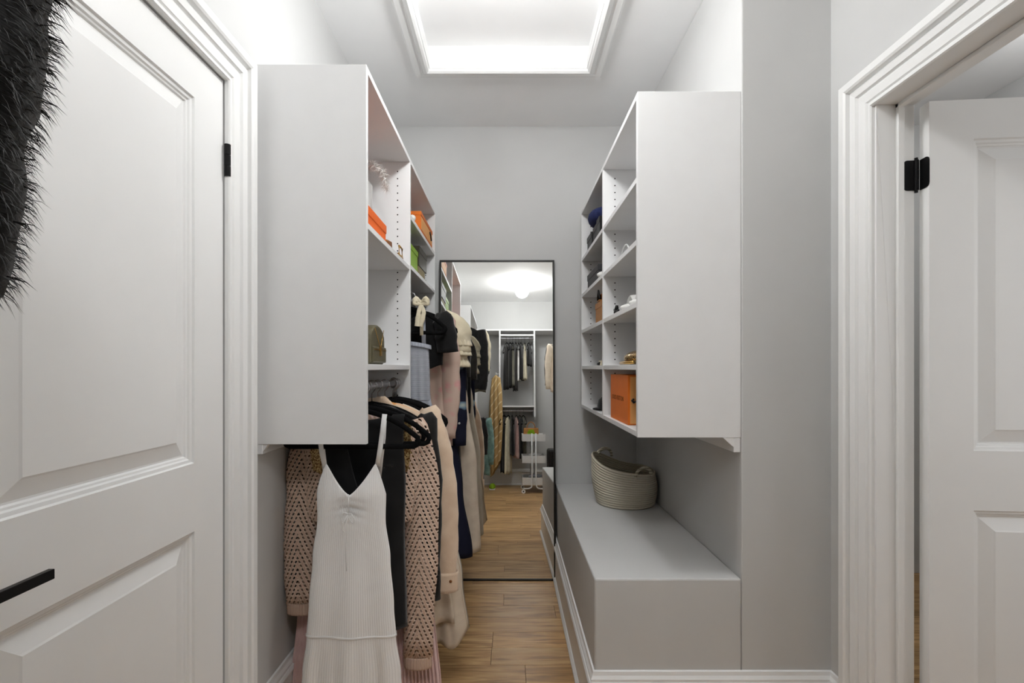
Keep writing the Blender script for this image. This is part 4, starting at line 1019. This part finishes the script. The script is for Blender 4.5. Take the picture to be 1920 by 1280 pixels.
# trolley
CX, CY = .335, -.78
ct = empty('trolley', (CX, CY, 0)); tag(ct, 'white three-tier metal trolley on wheels', 'trolley')
def tray(z, h):
    w2, d2, t_ = .152, .20, .004; mb = MB()
    mb.box(-w2, w2, -d2, d2, z, z+t_).box(-w2, w2, d2-t_, d2, z, z+h).box(-w2, w2, -d2, -d2+t_, z, z+h).box(-w2, -w2+t_, -d2, d2, z, z+h).box(w2-t_, w2, -d2, d2, z, z+h)
    mb.build('tray', M['cart'], ct, world=False, bevel=.002)
for z, h in ((.665, .095), (.385, .095), (.105, .095)): tray(z, h)
for sy in (-1, 1):
    for sx in (-1, 1):
        MB().tube([(sx*.026, sy*.207, .77), (sx*.026, sy*.207, .12), (sx*.032, sy*.208, .085), (sx*.05, sy*.209, .066), (sx*.08, sy*.21, .060), (sx*.145, sy*.21, .060)], .0095, 10).build('post', M['cart'], ct, world=False, smooth=True)
        cs = MB().tube([(sx*.138, sy*.21-.008, .026), (sx*.138, sy*.21+.008, .026)], .026, 20).build('caster', M['white_soft'], ct, world=False)
        MB().box(sx*.138-.006, sx*.138+.006, sy*.21-.012, sy*.21+.012, .045, .066).build('fork', M['cart'], cs, world=False)
        MB().tube([(sx*.138, sy*.21-.0095, .026), (sx*.138, sy*.21+.0095, .026)], .009, 12).build('hub', M['charcoal'], cs, world=False)
    for z in (.72, .43, .16): MB().tube([(0, sy*.205, z), (0, sy*.217, z)], .012, 12).build('bolt', M['cart'], ct, world=False)
    MB().box(-.036, .036, sy*.2035-.003, sy*.2035+.003, .68, .75).build('plate', M['cart'], ct, world=False)
# handbag on trolley
hb2 = empty('handbag', (CX-.03, CY+.05, .671)); tag(hb2, 'tan handbag with green front patch on the trolley top', 'bag')
MB().prism([(-.105, 0), (.105, 0), (.098, .165), (-.098, .165)], 1, -.04, .04).build('body', M['tan'], hb2, world=False, bevel=.006)
MB().tube([(.055*math.cos(a*PI/12), 0, .16+.085*math.sin(a*PI/12)) for a in range(13)], .006, 8).build('handle', M['tan'], hb2, world=False, smooth=True)
for a in ((-.035, .040, .105, .145), (-.05, .0, .085, .12), (.005, .05, .075, .11)): MB().box(a[0], a[1], .0395, .046, a[2], a[3]).build('patch', M['green'], hb2, world=False, bevel=.002)
for nm, lb, zz, mt2, sx, cat, yy in (('folded_scarf', 'white folded scarf in the middle trolley tray', .390, 'white_strap', .11, 'scarf', 0), ('folded_towel', 'grey folded cloth in the bottom trolley tray', .110, 'greyblue', .11, 'cloth', 0)):
    q_ = empty(nm, (CX+.02, CY+.02, zz)); tag(q_, lb, cat)
    for j in range(3):
        mb = MB().sphere((0, 0, .022+.036*j), sx-.008*j, .12-.01*j, .022, 22, 10); mb.v = [(x+.006*math.sin(y*40+j), y, z+.004*math.sin(x*50+j)) for x, y, z in mb.v]
        mb.build('fold', M[mt2], q_, world=False, smooth=True)
# suitcase
sc_ = empty('suitcase', (.655, -.72, 0)); tag(sc_, 'black ribbed cabin suitcase beside the trolley', 'suitcase')
MB().box(-.13, .13, -.18, .18, .035, .56).build('shell', M['black_leather'], sc_, world=False, bevel=.03, seg=4)
for xx in (-.09, -.06, -.03, 0, .03, .06, .09): MB().tube([(xx, .181, .08), (xx, .181, .52)], .006, 6).build('rib', M['black_metal'], sc_, world=False, smooth=True)
for sx in (-1, 1):
    for sy in (-1, 1): MB().tube([(sx*.09-.01, sy*.14, .020), (sx*.09+.01, sy*.14, .020)], .020, 14).build('wheel', M['black_metal'], sc_, world=False)
MB().tube([(-.05, .12, .558), (-.05, .12, .58), (.05, .12, .58), (.05, .12, .558)], .008, 8).build('handle', M['black_metal'], sc_, world=False, smooth=True)
# green shoe on the floor under the rear rails
gs = empty('green_shoe', (-.22, -.98, 0)); tag(gs, 'lime green shoe on the floor under the teal denim jacket', 'shoe')
mb = MB().sphere((0, 0, .03), .045, .12, .045, 18, 12); mb.v = [(x, y, max(.012, z)) for x, y, z in mb.v]; mb.build('upper', M['green'], gs, world=False, smooth=True)
MB().box(-.04, .04, -.115, .115, 0, .014).build('sole', M['white_soft'], gs, world=False, bevel=.005)
